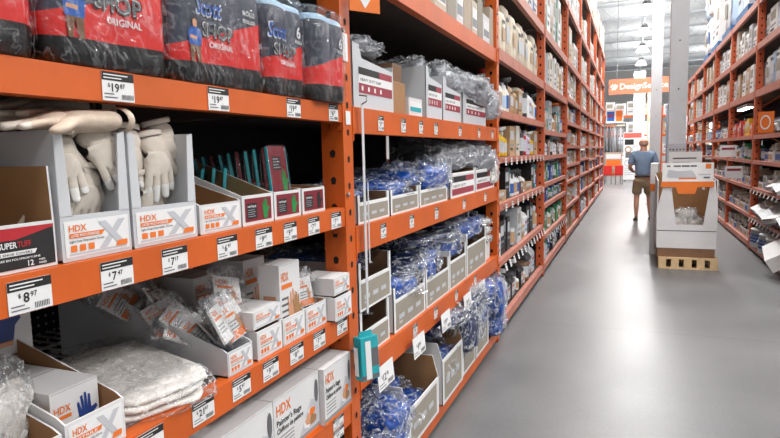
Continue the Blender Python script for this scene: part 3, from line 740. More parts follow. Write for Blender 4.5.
# ------------------------------------------------------------------ bay one, rag cartons (z .60)
Z4 = .6012
def ragbox(Ya, Yb, label, X=XL, d=.42):
    w = Yb-Ya; t = item('rag_carton', label, 'carton', Ya, Yb, Z4, X, 'painter rag cartons'); h = .205
    carton(w, d, h).build('carton_body', t); b = MB()
    b.quad(-w/2, h*.0, w/2, h*.05, -.0008, HDXO); b.quad(-w/2, h*.05, w/2, h*.11, -.0008, MIDGREY)
    b.text('HDX', -w*.45, h*.72, h*.24, -.001, HDXO, width=w*.30)
    b.text("Painter's Rags", -w*.45, h*.56, h*.13, -.001, INK, width=w*.52); b.text('Chiffons de peintre', -w*.45, h*.44, h*.12, -.001, INK, width=w*.56)
    for k in range(4): b.quad(-w*.45, h*(.36-.06*k), -w*.1, h*(.375-.06*k), -.001, INKG)
    b.poly([(w*.02, h*.12), (w*.48, h*.12), (w*.48, h*.5), (w*.3, h*.6)], -.0009, PRINTGREY)
    import random as _r; q = _r.Random(3)
    for cx, cz, r, m in ((.26, .30, .1, SKINP), (.32, .38, .07, HDXO), (.2, .26, .08, WHITE), (.33, .24, .08, KRAFT), (.27, .42, .05, WHITE)):
        b.poly([(w*cx+w*r*(.7+.5*q.random())*math.cos(a*PI/5), h*cz+h*r*1.3*(.7+.5*q.random())*math.sin(a*PI/5)) for a in range(10)], -.0012-.0002*cx, m)
    b.poly([(w*.43+w*.045*math.cos(a*PI/8), h*.68+h*.2*math.sin(a*PI/8)) for a in range(16)], -.0012, INKG)
    b.text('15 lb', w*.2, h*.03, h*.05, -.001, WHITE) if False else None
    # top print
    b.add([(-w*.3, d*.3, h+.001), (-w*.0, d*.3, h+.001), (-w*.0, d*.5, h+.001), (-w*.3, d*.5, h+.001)], [(0, 1, 2, 3)], INK)
    b.build('printed_face', t); return t
ragbox(.60, .89, 'rag carton below the bare wire deck, nearest and mostly out of frame')
ragbox(.895, 1.19, 'rag carton in shadow under the rag bag')
ragbox(1.195, 1.488, 'third rag carton from the post, HDX lettering cut by the frame edge')
ragbox(1.492, 1.776, 'painter rag carton in the middle, HDX lettering fully in view')
ragbox(1.780, 1.99, 'painter rag carton against the upright post', X=-.98, d=.38)
for k, Yc in enumerate([.8, 1.25, 1.7]):
    t = thing('floor_carton', 'plain carton under the rag cartons, %s towards the post' % ORD[k], 'carton', (XL-.03, Yc, .1412), LRZ, 'plain cartons on the bottom shelf'); carton(.4, .5, .34, KRAFT).build('carton_body', t)

# ------------------------------------------------------------------ price tags
def ptag(Yc, z, price, cents, label, w=.082, h=.058, X=LX+.0015, tilt=0, big=False, group='shelf price tags'):
    t = thing('price_tag', label, 'price tag', (X, Yc, z), LRZ, group); t.rotation_euler = (D(tilt), 0, LRZ)
    MB().box(-w/2, -.0005, -h, w/2, .0006, 0, WHITE).build('card', t)
    b = MB()
    if not big: b.quad(-w/2, -h*.3, w/2, 0, -.0009, INK); b.quad(-w*.45, -h*.12, w*.3, -h*.08, -.0012, WHITE); b.quad(-w*.45, -h*.23, w*.1, -h*.19, -.0012, WHITE)
    ps = h*.42; pw = text_geo(price)[2]*ps; xa = -pw/2-.1*w
    b.text(price, xa, -h*.68, ps, -.0012, INK); b.text(cents, xa+pw+h*.04, -h*.54, h*.22, -.0012, INK); b.text('$', xa-h*.16, -h*.52, h*.18, -.0012, INK)
    b.quad(-w*.45, -h*.78, -w*.15, -h*.74, -.0012, INKG); b.quad(-w*.45, -h*.9, -w*.05, -h*.86, -.0012, INKG)
    x = w*.08
    while x < w*.44: b.quad(x, -h*.93, x+w*.018, -h*.75, -.0012, INK); x += w*.04
    b.build('printed_price', t); return t
def W(*a): return a
for Yc, p, c in [(.96, '19', '87'), (1.285, '19', '87'), (1.655, '19', '87'), (1.925, '6', '97')]:
    ptag(Yc, 1.727, p, c, 'price tag on the top beam, ' + {.96: 'nearest, reading 19.87', 1.285: 'second, reading 19.87', 1.655: 'third along the towel packs', 1.925: 'beside the upright post'}[Yc], w=.083 if Yc < 1.8 else .07)
tl2 = [(.728, '8', '97', 'reading 8.97 under the SUPERTUFF carton'), (.923, '7', '47', 'reading 7.47 under the cream-glove dispenser'), (1.093, '7', '17', 'reading 7.17 under the second tall dispenser'),
 (1.29, '6', '97', 'under the low HDX carton'), (1.46, '9', '97', 'under the nearest red carton'), (1.605, '9', '97', 'under the middle red carton'), (1.755, '7', '97', 'under the black-glove carton'), (1.92, '7', '97', 'on the glove beam beside the post')]
for Yc, p, c, n in tl2: ptag(Yc, 1.3445, p, c, 'price tag ' + n, w=.084 if Yc < 1.6 else .075)
tl3 = [(.98, '11', '17', 'reading 11.17 under the bare wire deck'), (1.16, '21', '97', 'below the rag bag'), (1.32, '5', '97', 'under the sloping bin'), (1.465, '9', '97', 'under the flat stacked box'), (1.615, '8', '97', 'under the tall hand-picture box'), (1.765, '7', '97', 'under the clear glove bags'), (1.94, '9', '97', 'on the lower beam beside the post')]
for Yc, p, c, n in tl3: ptag(Yc, .9505, p, c, 'price tag ' + n)
ptag(1.885, .592, '15', '97', 'price tag on the beam below the rag cartons, upper of two', h=.04); ptag(1.885, .548, '15', '97', 'price tag on the beam below the rag cartons, lower of two', h=.04)
for i, Yc in enumerate([2.36, 2.63, 2.88, 3.13, 3.62, 4.12, 4.55]): ptag(Yc, 1.708, '3', '98', 'small price tag on the tarp rack\'s top shelf beam, %s from its near post' % ORD[i], w=.058, h=.062)
for i, Yc in enumerate([2.36, 2.72, 3.12, 3.7, 4.3]): ptag(Yc, 1.252, '4', '98', 'small price tag on the tarp rack\'s middle shelf beam, %s from its near post' % ORD[i], w=.06, h=.062)
for i, Yc in enumerate([2.24, 2.74, 3.08, 3.5, 3.98]): ptag(Yc, .705, '9', '98', 'small price tag on the tarp rack\'s low shelf beam, %s from its near post' % ORD[i], w=.06, h=.062)
for i, (Yc, w_) in enumerate([(2.26, .17), (2.69, .17), (3.15, .17), (3.63, .18), (4.03, .18)]):
    ptag(Yc, .672-.004*i, str([12, 9, 19, 24, 34][i]), '98', 'large white price card hanging under the tarp rack\'s low beam, %s from its near post' % ORD[i], w=w_, h=.1, X=-.95, tilt=-5, big=True, group='large hanging price cards')

# ------------------------------------------------------------------ things at the first upright post
t = thing('boxed_tool', 'teal and white hanging box clipped to the upright post', 'boxed product', (-.9, 2.0, .70), 0)
t.rotation_euler = (D(-3), 0, LRZ-.5)
b = MB().box(-.038, 0, 0, .045, .045, .165, TEAL); b.build('box_body', t, bevel=.002)
b = MB(); b.quad(-.018, .004, .008, .15, -.0012, WHITE); b.quad(.010, .05, .042, .12, -.0012, INKG); b.quad(-.042, .02, -.022, .14, -.0012, WHITE) if False else None
b.quad(-.04, .005, .042, .02, -.0009, INKG); b.add([(-.0455, .01, .02), (-.0455, .035, .02), (-.0455, .035, .13), (-.0455, .01, .13)], [(3, 2, 1, 0)], WHITE); b.build('printed_face', t)
b = MB(); b.box(-.03, .018, .155, .03, .022, .185, TEAL); b.build('hang_tab', t)
t = thing('clip_strip', 'white plastic clip strip hanging down the upright post beside tarp bins', 'clip strip', (-.965, 2.13, 1.74), LRZ)
MB().box(-.010, -.002, -.82, .010, 0, 0, GREYP).build('strip', t); MB().box(.012, -.010, -.62, .020, -.008, -.30, GREYP).build('strip', t)
b = MB(); b.tube([(0, .0, 0), (0, -.02, .01), (0, -.02, .03), (0, .01, .035)], .003, STEEL); b.build('hook', t)
t = thing('aisle_marker', 'small orange hanging sign with a white down arrow, above the first post', 'sign', (-.915, 2.07, 2.065), R(55))
MB().box(-.065, 0, 0, .065, .004, .14, HDXO).build('sign_plate', t, bevel=.0015)
b = MB(); b.poly([(-.026, .05), (0, .012), (.026, .05), (.012, .05), (.012, .09), (-.012, .09), (-.012, .05)], -.001, WHITE); b.build('arrow_print', t)
MB().box(-.004, .004, .05, .004, .075, .06, STEEL).build('bracket', t)
t = thing('price_tag', 'narrow white card strip on the first post beside the pale-topped towel pack', 'price tag', (LX+.0025, 2.04, 1.94), LRZ); MB().box(-.028, -.001, -.05, .012, .0, .05, WHITE).build('card', t)
t = thing('price_tag', 'tiny white tag on the first post below the top beam', 'price tag', (LX+.0025, 2.04, 1.71), LRZ); MB().box(-.02, -.001, -.05, .02, .0, 0, WHITE).build('card', t)
# ------------------------------------------------------------------ bay two: tarp rack
def redbin(Ya, Yb, z, h, label, X=XL, d=.5, lab2=True, dip=True, low=None):
    """white tapered bin with black/red banded label; its near front corner rises in a horn"""
    w = Yb-Ya; t = item('white_bin', label, 'bin', Ya, Yb, z, X); b = MB(); T = .004
    hh = h+.05
    b.box(-w/2, 0, 0, w/2, d, T, GREYP)
    b.prismx([(0, 0), (d, 0), (d, h), (.05, hh), (0, hh)], -w/2, -w/2+T, GREYP, GREYP); b.prismx([(0, 0), (d, 0), (d, h), (0, h)], w/2-T, w/2, GREYP, GREYP)
    b.box(-w/2+T, d-T, T, w/2-T, d, h, GREYP)
    b.prismy([(-w/2, 0), (w/2, 0), (w/2, h*.88), (-w*.3, h*.98), (-w*.36, hh-.004), (-w/2, hh)], -.0004, T, GREYP); b.build('bin_body', t)
    b = MB(); z0 = h*.30; hl = h*.5
    b.quad(-w*.38, z0, w*.46, z0+hl, -.0012, WHITE); b.quad(-w*.38, z0+hl*.72, w*.12, z0+hl, -.0015, INK); b.quad(w*.12, z0+hl*.72, w*.46, z0+hl, -.0015, PINKINK)
    b.text('HEAVY DUTY TARP', -w*.34, z0+hl*.48, hl*.16, -.0015, INK, width=w*.5); b.quad(-w*.38, z0, w*.46, z0+hl*.38, -.0015, PINKINK)
    for k in range(4): b.quad(-w*.32+w*.15*k, z0+hl*.1, -w*.28+w*.15*k, z0+hl*.28, -.0018, WHITE)
    b.build('printed_label', t); return t
ZA = 1.7312
redbin(2.13, 2.55, ZA, .20, 'white bin with black and red label, nearest on the tarp rack\'s top shelf')
redbin(3.02, 3.30, ZA, .22, 'white bin whose broad plain side faces the camera, second on tarp rack top shelf')
redbin(3.32, 3.70, ZA, .20, 'third white bin on the tarp rack\'s top shelf, dark packets above it')
redbin(3.76, 4.40, ZA, .20, 'last wide white bin on the tarp rack\'s top shelf, film bags hanging over', )
def smallbox(Ya, Yb, z, h, d, m, label, X=XL, band=None, cat='carton', name='small_carton', g=None):
    t = item(name, label, cat, Ya, Yb, z, X, g); w = Yb-Ya; b = carton(w, d, h, m)
    if band: b.quad(-w*.4, h*.2, w*.4, h*.8, -.001, WHITE); b.quad(-w*.4, h*.25, w*.4, h*.5, -.0014, band)
    b.build('box_body', t); return t
smallbox(2.60, 2.76, ZA, .15, .2, KRAFT, 'tan carton in the gap between the first two white bins', X=-1.02)
smallbox(2.62, 2.74, ZA+.152, .08, .15, KRAFTD, 'brown wrapped bundle on the tan carton between the white bins', X=-1.03)
smallbox(2.78, 2.98, ZA, .09, .2, WHITEP, 'low white box with teal band before the broad-sided white bin', X=-1.01, band=TEAL)
bag('grey', (-1.19, 2.36, ZA+.215), (D(4), D(-4), .2), (.34, .42, .06), 'flat silvery film bag resting on the nearest white bin', 'bagged_sheeting', 'plastic sheeting')
bs = [(-1.15, 3.15, .17, .26, .3, .12, 'grey'), (-1.1, 3.5, .17, .34, .3, .13, 'grey'), (-1.07, 3.85, .17, .32, .3, .13, 'grey'), (-1.05, 4.2, .14, .34, .3, .15, 'grey'), (-1.04, 4.5, .05, .22, .3, .2, 'grey'), (-1.05, 4.0, .25, .4, .3, .07, 'grey')]
for i, (X, Y, z, a, d_, h, k) in enumerate(bs):
    bag(k, (X-.05, Y, ZA+z), (random.uniform(-.1, .1), random.uniform(-.1, .1), random.uniform(-.3, .3)), (d_, a, h), 'silvery film bag over the white bins of the top shelf, %s beyond the flat bag' % ORD[i], 'bagged_sheeting', 'plastic sheeting', 'silvery film bags')
def taupebin(Ya, Yb, z, h, label, X=XL, d=.55, fh=None, red=False, out=WHITEP, rim=.012):
    """carton with white rims and a taupe printed front lower than its sides"""
    w = Yb-Ya; t = item('open_carton', label, 'carton', Ya, Yb, z, X); fh = fh or h*.6; b = tray(w, d, fh, h, h, out=out, inn=KRAFTD, step=.002)
    for s in (-1, 1):
        xa, xb = sorted((s*w/2, s*(w/2-.02))); b.box(xa, -.001, 0, xb, .006, h, WHITE)
    b.box(-w/2, -.0012, fh-rim, w/2, .004, fh+.002, WHITE); b.box(-w/2, -.0012, 0, w/2, .003, .008, WHITE); b.build('carton_body', t)
    b = MB(); m = TAUPE
    if red:
        b.quad(-w*.44, fh*.1, w*.44, fh*.86, -.0016, PINKINK); b.quad(-w*.44, fh*.36, w*.44, fh*.62, -.002, WHITE); b.quad(-w*.44, fh*.62, w*.1, fh*.86, -.002, INK); b.text('HEAVY DUTY', -w*.4, fh*.42, fh*.14, -.0024, INK, width=w*.5)
    else:
        b.quad(-w*.45, .01, w*.45, fh-rim, -.0016, m)
        for k in range(3): b.quad(-w*.36+w*.26*k, fh*.35, -w*.2+w*.26*k, fh*.5, -.002, PRINTGREY)
        b.text('TARP', -w*.36, fh*.2, fh*.12, -.002, WHITE)
    b.build('printed_label', t); return t
ZB = 1.2712
for i, (a, c) in enumerate([(2.14, 2.47), (2.49, 2.87), (2.885, 3.38)]):
    taupebin(a, c, ZB, .115, ['brown-lined bin with taupe front at the first post, middle shelf of tarp rack', 'second taupe-fronted bin on the tarp rack\'s middle shelf, crumpled film over it', 'third taupe-fronted bin on the middle shelf, under spilling blue film'][i], fh=.085)
taupebin(3.45, 4.05, ZB, .17, 'white bin with black, white and red label under the silvery bags, middle shelf', fh=.15, red=True)
taupebin(4.07, 4.68, ZB, .17, 'white red-labelled bin beside the second post, middle shelf', fh=.15, red=True)
for i, (X, Y, z, a, d_, h, k) in enumerate([(-1.17, 2.31, .03, .28, .3, .09, 'blue'), (-1.13, 2.66, .06, .33, .34, .09, 'blue'), (-1.16, 2.95, .08, .34, .4, .1, 'blue'), (-1.06, 3.2, .07, .42, .3, .13, 'blue'), (-1.02, 3.42, .04, .2, .2, .16, 'blue'),
      (-1.12, 3.7, .15, .4, .34, .12, 'grey'), (-1.1, 4.15, .15, .45, .34, .13, 'grey'), (-1.05, 4.55, .12, .35, .3, .14, 'grey'), (-.98, 4.62, .02, .22, .18, .16, 'white'), (-1.15, 3.85, .24, .5, .3, .1, 'grey'), (-1.1, 4.4, .23, .35, .3, .1, 'grey')]):
    bag(k, (X-.08, Y, ZB+z), (random.uniform(-.12, .12), random.uniform(-.12, .12), random.uniform(-.4, .4)), (d_, a, h), '%s bag spilling from the middle-shelf bins, %s from the first post' % ({'blue': 'blue and clear film', 'grey': 'silvery film', 'white': 'white crinkled'}[k], ORD[i]), 'bagged_tarp', 'plastic tarp', 'film bags on the middle shelf')
ZC = .7212
taupebin(2.13, 2.44, ZC, .19, 'lower of two stacked taupe-fronted bins at the first post', fh=.105)
taupebin(2.13, 2.47, ZC+.195, .20, 'upper of two stacked taupe-fronted bins at the first post', fh=.125)
for i, (a, c) in enumerate([(2.50, 2.95), (2.965, 3.40), (3.41, 3.80), (3.815, 4.38)]):
    taupebin(a, c, ZC, [.21, .21, .24, .29][i], 'white-rimmed taupe bin on the tarp rack\'s low shelf, %s beyond the stacked pair' % ORD[i], fh=[.15, .15, .17, .2][i])
for i, (X, Y, z, a, d_, h, k) in enumerate([(-1.2, 2.29, .31, .3, .4, .1, 'blue'), (-1.15, 2.28, .105, .28, .3, .08, 'navy'), (-1.12, 2.7, .10, .40, .4, .13, 'blue'), (-1.2, 2.9, .2, .5, .5, .08, 'navy'), (-1.1, 3.15, .14, .40, .36, .13, 'blue'), (-1.2, 3.4, .26, .7, .5, .08, 'navy'), (-1.1, 3.6, .16, .36, .34, .13, 'blue'),
      (-1.25, 3.8, .30, .6, .5, .07, 'navy'), (-1.08, 4.1, .23, .5, .3, .12, 'blue'), (-1.04, 4.5, .20, .22, .24, .05, 'white'), (-1.04, 4.5, .26, .22, .24, .05, 'white'), (-1.04, 4.5, .14, .22, .24, .05, 'white')]):
    bag(k, (X-.09, Y, ZC+z), (random.uniform(-.08, .08), random.uniform(-.08, .08), random.uniform(-.25, .25)), (d_, a, h), '%s on the low-shelf bins, %s from the first post' % ({'blue': 'bright blue bagged tarp', 'navy': 'dark navy bagged tarp', 'white': 'flat white bag'}[k], ORD[i]), 'bagged_tarp', 'plastic tarp', 'bagged tarps on the low shelf')
smallbox(4.40, 4.60, ZC, .13, .25, WHITEP, 'white carton under the flat white bags at the second post', X=-1.02)
# bottom shelf
ZD = .1212
def floorbin(Ya, Yb, h, fh, X, label, d=.6):
    w = Yb-Ya; t = item('cardboard_bin', label, 'bin', Ya, Yb, ZD, X); b = tray(w, d, fh, h, h, out=WHITEP, inn=KRAFT, t=.006, step=.03)
    b.box(-w/2, -.001, fh-.012, w/2, .006, fh+.002, WHITE); b.box(-w/2, -.0012, 0, -w/2+.02, .005, fh, WHITE); b.box(w/2-.02, -.0012, 0, w/2, .005, fh, WHITE); b.build('bin_body', t)
    b = MB(); b.quad(-w*.42, .02, w*.42, fh-.02, -.0016, TAUPE)
    for k in range(3): b.quad(-w*.34+w*.24*k, fh*.4, -w*.18+w*.24*k, fh*.55, -.002, PRINTGREY)
    b.build('printed_label', t); return t
floorbin(2.56, 3.05, .32, .20, -.965, 'cardboard bin of blue tarps standing at the aisle edge, nearest floor-level bin')
floorbin(3.13, 3.56, .36, .26, -.965, 'second floor-level cardboard bin with a plain white side and brown inside')
floorbin(3.60, 3.93, .34, .26, -.975, 'third floor-level cardboard bin, heaped with navy tarps')
floorbin(3.96, 4.34, .34, .26, -.975, 'fourth floor-level cardboard bin, next to the hanging blue bags')
for i, (X, Y, z, a, d_, h, k, rx) in enumerate([(-1.06, 2.30, .03, .30, .34, .17, 'blue', .0), (-1.08, 2.40, .18, .22, .34, .13, 'blue', .15), (-1.2, 2.3, .22, .3, .3, .14, 'navy', .1), (-1.22, 2.8, .02, .38, .42, .13, 'blue', 0), (-1.28, 2.8, .14, .34, .3, .07, 'blue', .1), (-1.2, 3.34, .05, .34, .4, .18, 'blue', 0),
      (-1.1, 3.72, .14, .3, .4, .26, 'navy', 0), (-1.14, 3.4, .36, .5, .4, .10, 'navy', 0), (-1.07, 3.85, .35, .3, .34, .12, 'navy', .2), (-1.1, 4.12, .16, .32, .3, .24, 'blue', 0), (-1.05, 4.2, .38, .3, .3, .1, 'blue', 0), (-.99, 4.54, .16, .34, .22, .26, 'blue', 0), (-1.06, 4.56, .0, .3, .3, .18, 'blue', 0), (-1.06, 3.95, .45, .3, .24, .07, 'grey', 0)]):
    bag(k, (X, Y, ZD+z+.002), (rx, random.uniform(-.1, .1), random.uniform(-.2, .2)), (d_, a, h), '%s at floor level under the tarp rack, %s from the first post' % ({'blue': 'bright blue bagged tarp', 'navy': 'dark navy bagged tarp', 'grey': 'silvery bag'}[k], ORD[i]), 'bagged_tarp', 'plastic tarp', 'bagged tarps at floor level')
# cartons on the z 2.33 and higher shelves of bays one and two
TAN = mat('tan_carton', (176, 160, 142), .7, vary=.08); BEIGE = mat('beige_carton', (196, 184, 168), .7, vary=.06)
y = 3.02; i = 0
rn = random.Random(11)
while y < 4.62:
    w_ = rn.uniform(.14, .24); h = rn.uniform(.2, .3)
    smallbox(y, y+w_, 2.3312, h, .3, [TAN, BEIGE, TAUPE, WHITEP][i % 4], '%s above the silvery bags, %s along the tarp rack\'s upper shelf' % (['tan carton', 'beige carton', 'taupe carton', 'white carton'][i % 4], ORD[i]), X=-1.01, band=(MIDGREY if i % 2 else None), g='cartons over the tarp rack')
    y += w_+.012; i += 1

# ------------------------------------------------------------------ generic shelf stock for the farther racks
COLS = {'beige': (200, 188, 170), 'white': (222, 222, 222), 'pale grey': (188, 192, 196), 'tan': (180, 148, 112), 'cream': (222, 212, 192), 'dark grey': (58, 58, 62), 'blue': (52, 92, 160), 'yellow': (222, 180, 30), 'green': (44, 130, 84), 'red': (176, 44, 40), 'lavender': (196, 180, 206), 'teal': (44, 140, 150), 'black': (24, 24, 26), 'orange': (226, 110, 40), 'pale blue': (178, 200, 224), 'brown': (112, 84, 62), 'clear': (226, 230, 234)}
def cm(c): return mat(c.replace(' ', '_')+'_stock', COLS[c], .5, vary=.06)
PR = {}
def proto(kind, c):
    """unit-sized product: width 1, depth 1, height 1 — scaled in place"""
    if (kind, c) in PR: return PR[(kind, c)], False
    m = cm(c); b = MB(); capm = cm('white') if c not in ('white', 'cream', 'clear') else cm('red' if kind == 'jug' else 'dark grey'); lab = cm('pale grey') if c not in ('white', 'clear', 'cream', 'pale grey') else [TAUPE, cm('pale blue'), cm('beige'), cm('blue'), cm('tan')][len(PR) % 5]
    if kind == 'carton':
        b.box(-.5, 0, 0, .5, 1, 1, m); b.quad(-.4, .55, .3, .85, -.004, lab); b.quad(-.4, .2, .1, .28, -.004, cm('dark grey')); b.quad(-.4, .35, .34, .41, -.004, MIDGREY); b.add([(-.5, .47, 1.003), (.5, .47, 1.003), (.5, .53, 1.003), (-.5, .53, 1.003)], [(0, 1, 2, 3)], MIDGREY)
    elif kind == 'pack':   # upright rounded pouch / roll pack
        b = MB(); rg = []
        for z_, k in ((0, .86), (.03, .98), (.2, 1), (.8, 1), (.93, .92), (1, .7)): rg.append([(math.copysign(abs(math.cos(a*PI/8))**.5, math.cos(a*PI/8))*.5*k, .5+math.copysign(abs(math.sin(a*PI/8))**.5, math.sin(a*PI/8))*.5*k, z_) for a in range(16)])
        b.ring(rg, m); b.quad(-.34, .3, .34, .62, -.004, lab); b.quad(-.3, .7, .2, .78, -.004, cm('dark grey'))
    elif kind == 'bottle':
        b.lathe([(.40, 0), (.48, .02), (.5, .06), (.5, .62), (.44, .70), (.2, .80), (.17, .84)], m, 14, 0, .5); b.lathe([(.505, .16), (.505, .54)], lab, 14, 0, .5, cap=False)
        b.lathe([(.2, .84), (.2, .97), (.15, 1)], capm, 12, 0, .5)
    elif kind == 'spray':
        b.lathe([(.42, 0), (.48, .03), (.48, .5), (.3, .66), (.16, .76), (.14, .8)], m, 14, 0, .5); b.lathe([(.49, .12), (.49, .46)], lab, 14, 0, .5, cap=False)
        b.box(-.2, .0, .8, .2, .75, .9, capm); b.box(-.12, -.1, .84, .12, .1, .92, capm); b.box(-.05, .1, .62, .05, .2, .82, capm)
    elif kind == 'jug':
        b.ring([[(x*.5*k, .5+y*.5*k, z_) for x, y in ((-1, -.8), (-.8, -1), (.8, -1), (1, -.8), (1, .8), (.8, 1), (-.8, 1), (-1, .8))] for z_, k in ((0, .9), (.03, 1), (.62, 1), (.74, .8), (.84, .36), (.88, .3))], m)
        b.lathe([(.17, .88), (.17, .97), (.14, 1)], capm, 12, 0, .5); b.tube([(.12, .5, .86), (.42, .5, .84), (.46, .5, .6), (.44, .5, .5)], .055, m, 8); b.quad(-.34, .14, .34, .55, -.006, lab); b.quad(-.3, .42, .2, .5, -.01, cm('red')); b.quad(-.3, .2, .26, .24, -.01, cm('dark grey'))
    elif kind == 'can':
        b.lathe([(.48, 0), (.5, .02), (.5, .97), (.47, 1.0), (.44, .98)], m, 16, 0, .5); b.lathe([(.505, .2), (.505, .8)], lab, 16, 0, .5, cap=False)
    elif kind == 'tray':
        b = tray(1, 1, .55, .6, .9, out=m, inn=KRAFT, t=.03); b.quad(-.4, .12, .4, .42, -.02, lab)
        for k in range(4):
            b.box(-.42+.21*k, .15, .06, -.25+.21*k, .85, .78+.12*((k*7) % 3), cm(['white', 'pale grey', 'cream', 'clear'][k % 4]))
    elif kind == 'bucket':
        b.lathe([(.40, 0), (.42, .02), (.49, .9), (.52, .9), (.52, .96), (.48, .97), (.48, .99)], m, 18, 0, .5)
        for z_ in (.25, .42, .59): b.lathe([(.435+z_*.08, z_), (.445+z_*.08, z_+.1)], cm('blue'), 18, 0, .5, cap=False)
        b.tube([(-.5, .5, .85), (-.4, .1, .6), (0, -.05, .5), (.4, .1, .6), (.5, .5, .85)], .015, STEEL, 6)
    o = b.build({'carton': 'carton', 'pack': 'wrapped_pack', 'bottle': 'bottle', 'spray': 'spray_bottle', 'jug': 'jug', 'can': 'can', 'tray': 'open_tray', 'bucket': 'bucket'}[kind], smooth=False)
    if kind in ('bottle', 'can', 'spray', 'bucket', 'pack'):
        o.data.polygons.foreach_set('use_smooth', [len(p.vertices) == 4 for p in o.data.polygons])
    PR[(kind, c)] = o; return o, True
KN = {'carton': 'carton', 'pack': 'wrapped pack', 'bottle': 'bottle', 'spray': 'spray bottle', 'jug': 'jug', 'can': 'can', 'tray': 'open tray', 'bucket': 'bucket'}
def put(kind, c, X, Y, z, w, d, h, rz, label, group):
    o, new = proto(kind, c)
    if not new: o = o.copy(); col.objects.link(o)
    o.location = (X, Y, z); o.rotation_euler = (0, 0, rz); o.scale = (w, d, h); return tag(o, label, KN[kind], group)
def fill(side, bay, lvl, z, Ya, Yb, seq, hs=1.0, zmax=.4, rnd_=None, off=.03, gap=.02, spread=0):
    """one row of stock along a shelf; seq = list of (kind, colour, width, height)"""
    X = LX-off if side == 'L' else RX+off; rz = LRZ if side == 'L' else RRZ
    y = Ya+.03; k = 0; cnt = {}
    run = 'tarp-side' if side == 'L' else 'across-the-aisle'
    sh = ['floor-level', 'second', 'third', 'fourth', 'fifth', 'sixth', 'seventh', 'eighth', 'ninth', 'tenth'][lvl]
    while True:
        kind, c, w, h = seq[k % len(seq)] if rnd_ is None else rnd_.choice(seq)
        if y+w > Yb-.1: break
        h = min(h*(1 if rnd_ is None else rnd_.uniform(.8, 1.1)), zmax)
        n = cnt.get((kind, c), 0); cnt[(kind, c)] = n+1
        d = min(w*1.1, .3) if kind in ('bottle', 'spray', 'jug', 'can', 'bucket') else max(.25, w)
        lab = '%s %s, %s of its kind, %s shelf, %s %s rack' % (c, KN[kind], ORD[min(n, 19)], sh, ORD[bay], run)
        put(kind, c, X-(.0 if side == 'L' else 0)+(random.uniform(-.03, 0) if side == 'L' else random.uniform(0, .03)), y+w/2, z+.0012, w*.96, d, h, rz, lab, 'goods on the %s shelf, %s %s rack' % (sh, ORD[bay], run))
        y += w+gap; k += 1
def fillrow(side, bay, z, lvl, seq, Ya, Yb, zmax, **kw): fill(side, bay, lvl, z, Ya, Yb, seq, zmax=zmax, **kw)
# left rack three, shelf by shelf as in the photograph
Ya, Yb = 4.80, 7.44
S3 = {0: [('jug', 'dark grey', .24, .34), ('jug', 'pale grey', .24, .36), ('jug', 'black', .2, .30), ('jug', 'black', .2, .28), ('can', 'dark grey', .18, .22), ('bottle', 'white', .1, .16), ('jug', 'black', .2, .28), ('bottle', 'white', .1, .18), ('can', 'brown', .16, .2)],
 1: [('jug', 'white', .2, .32), ('carton', 'black', .2, .3), ('carton', 'black', .08, .33), ('carton', 'dark grey', .14, .3), ('can', 'pale grey', .12, .26), ('can', 'pale grey', .12, .16), ('carton', 'pale grey', .22, .34), ('carton', 'tan', .2, .14)],
 2: [('carton', 'tan', .45, .09), ('carton', 'black', .2, .28), ('can', 'teal', .06, .27), ('spray', 'white', .12, .27), ('spray', 'clear', .12, .28), ('spray', 'white', .12, .26), ('carton', 'brown', .16, .12), ('bottle', 'white', .11, .2)],
 3: [('jug', 'lavender', .22, .33), ('bottle', 'yellow', .11, .27), ('spray', 'yellow', .12, .3), ('bottle', 'yellow', .1, .22), ('carton', 'tan', .26, .27), ('carton', 'beige', .2, .28), ('can', 'brown', .12, .2), ('can', 'dark grey', .13, .22), ('can', 'red', .12, .2)],
 4: [('jug', 'white', .2, .34), ('bottle', 'white', .14, .3), ('bottle', 'cream', .12, .26), ('spray', 'white', .12, .34), ('pack', 'tan', .22, .26), ('pack', 'tan', .16, .22), ('carton', 'tan', .2, .24), ('pack', 'beige', .2, .3), ('can', 'dark grey', .14, .26)],
 5: [('pack', 'beige', .24, .42), ('pack', 'cream', .22, .36), ('pack', 'beige', .24, .45), ('pack', 'cream', .22, .42), ('pack', 'beige', .24, .38), ('pack', 'beige', .22, .44)],
 6: [('carton', 'white', .3, .4), ('carton', 'pale grey', .26, .36), ('carton', 'blue', .16, .42), ('carton', 'white', .26, .42), ('carton', 'beige', .24, .4)],
 7: [('carton', 'tan', .45, .6), ('carton', 'beige', .5, .7), ('carton', 'white', .4, .65)]}
for lv, seq in S3.items(): fill('L', 2, lv, LV[2][lv][0], Ya, Yb, seq, zmax=(LV[2][lv+1][0]-LV[2][lv][0]-.1))
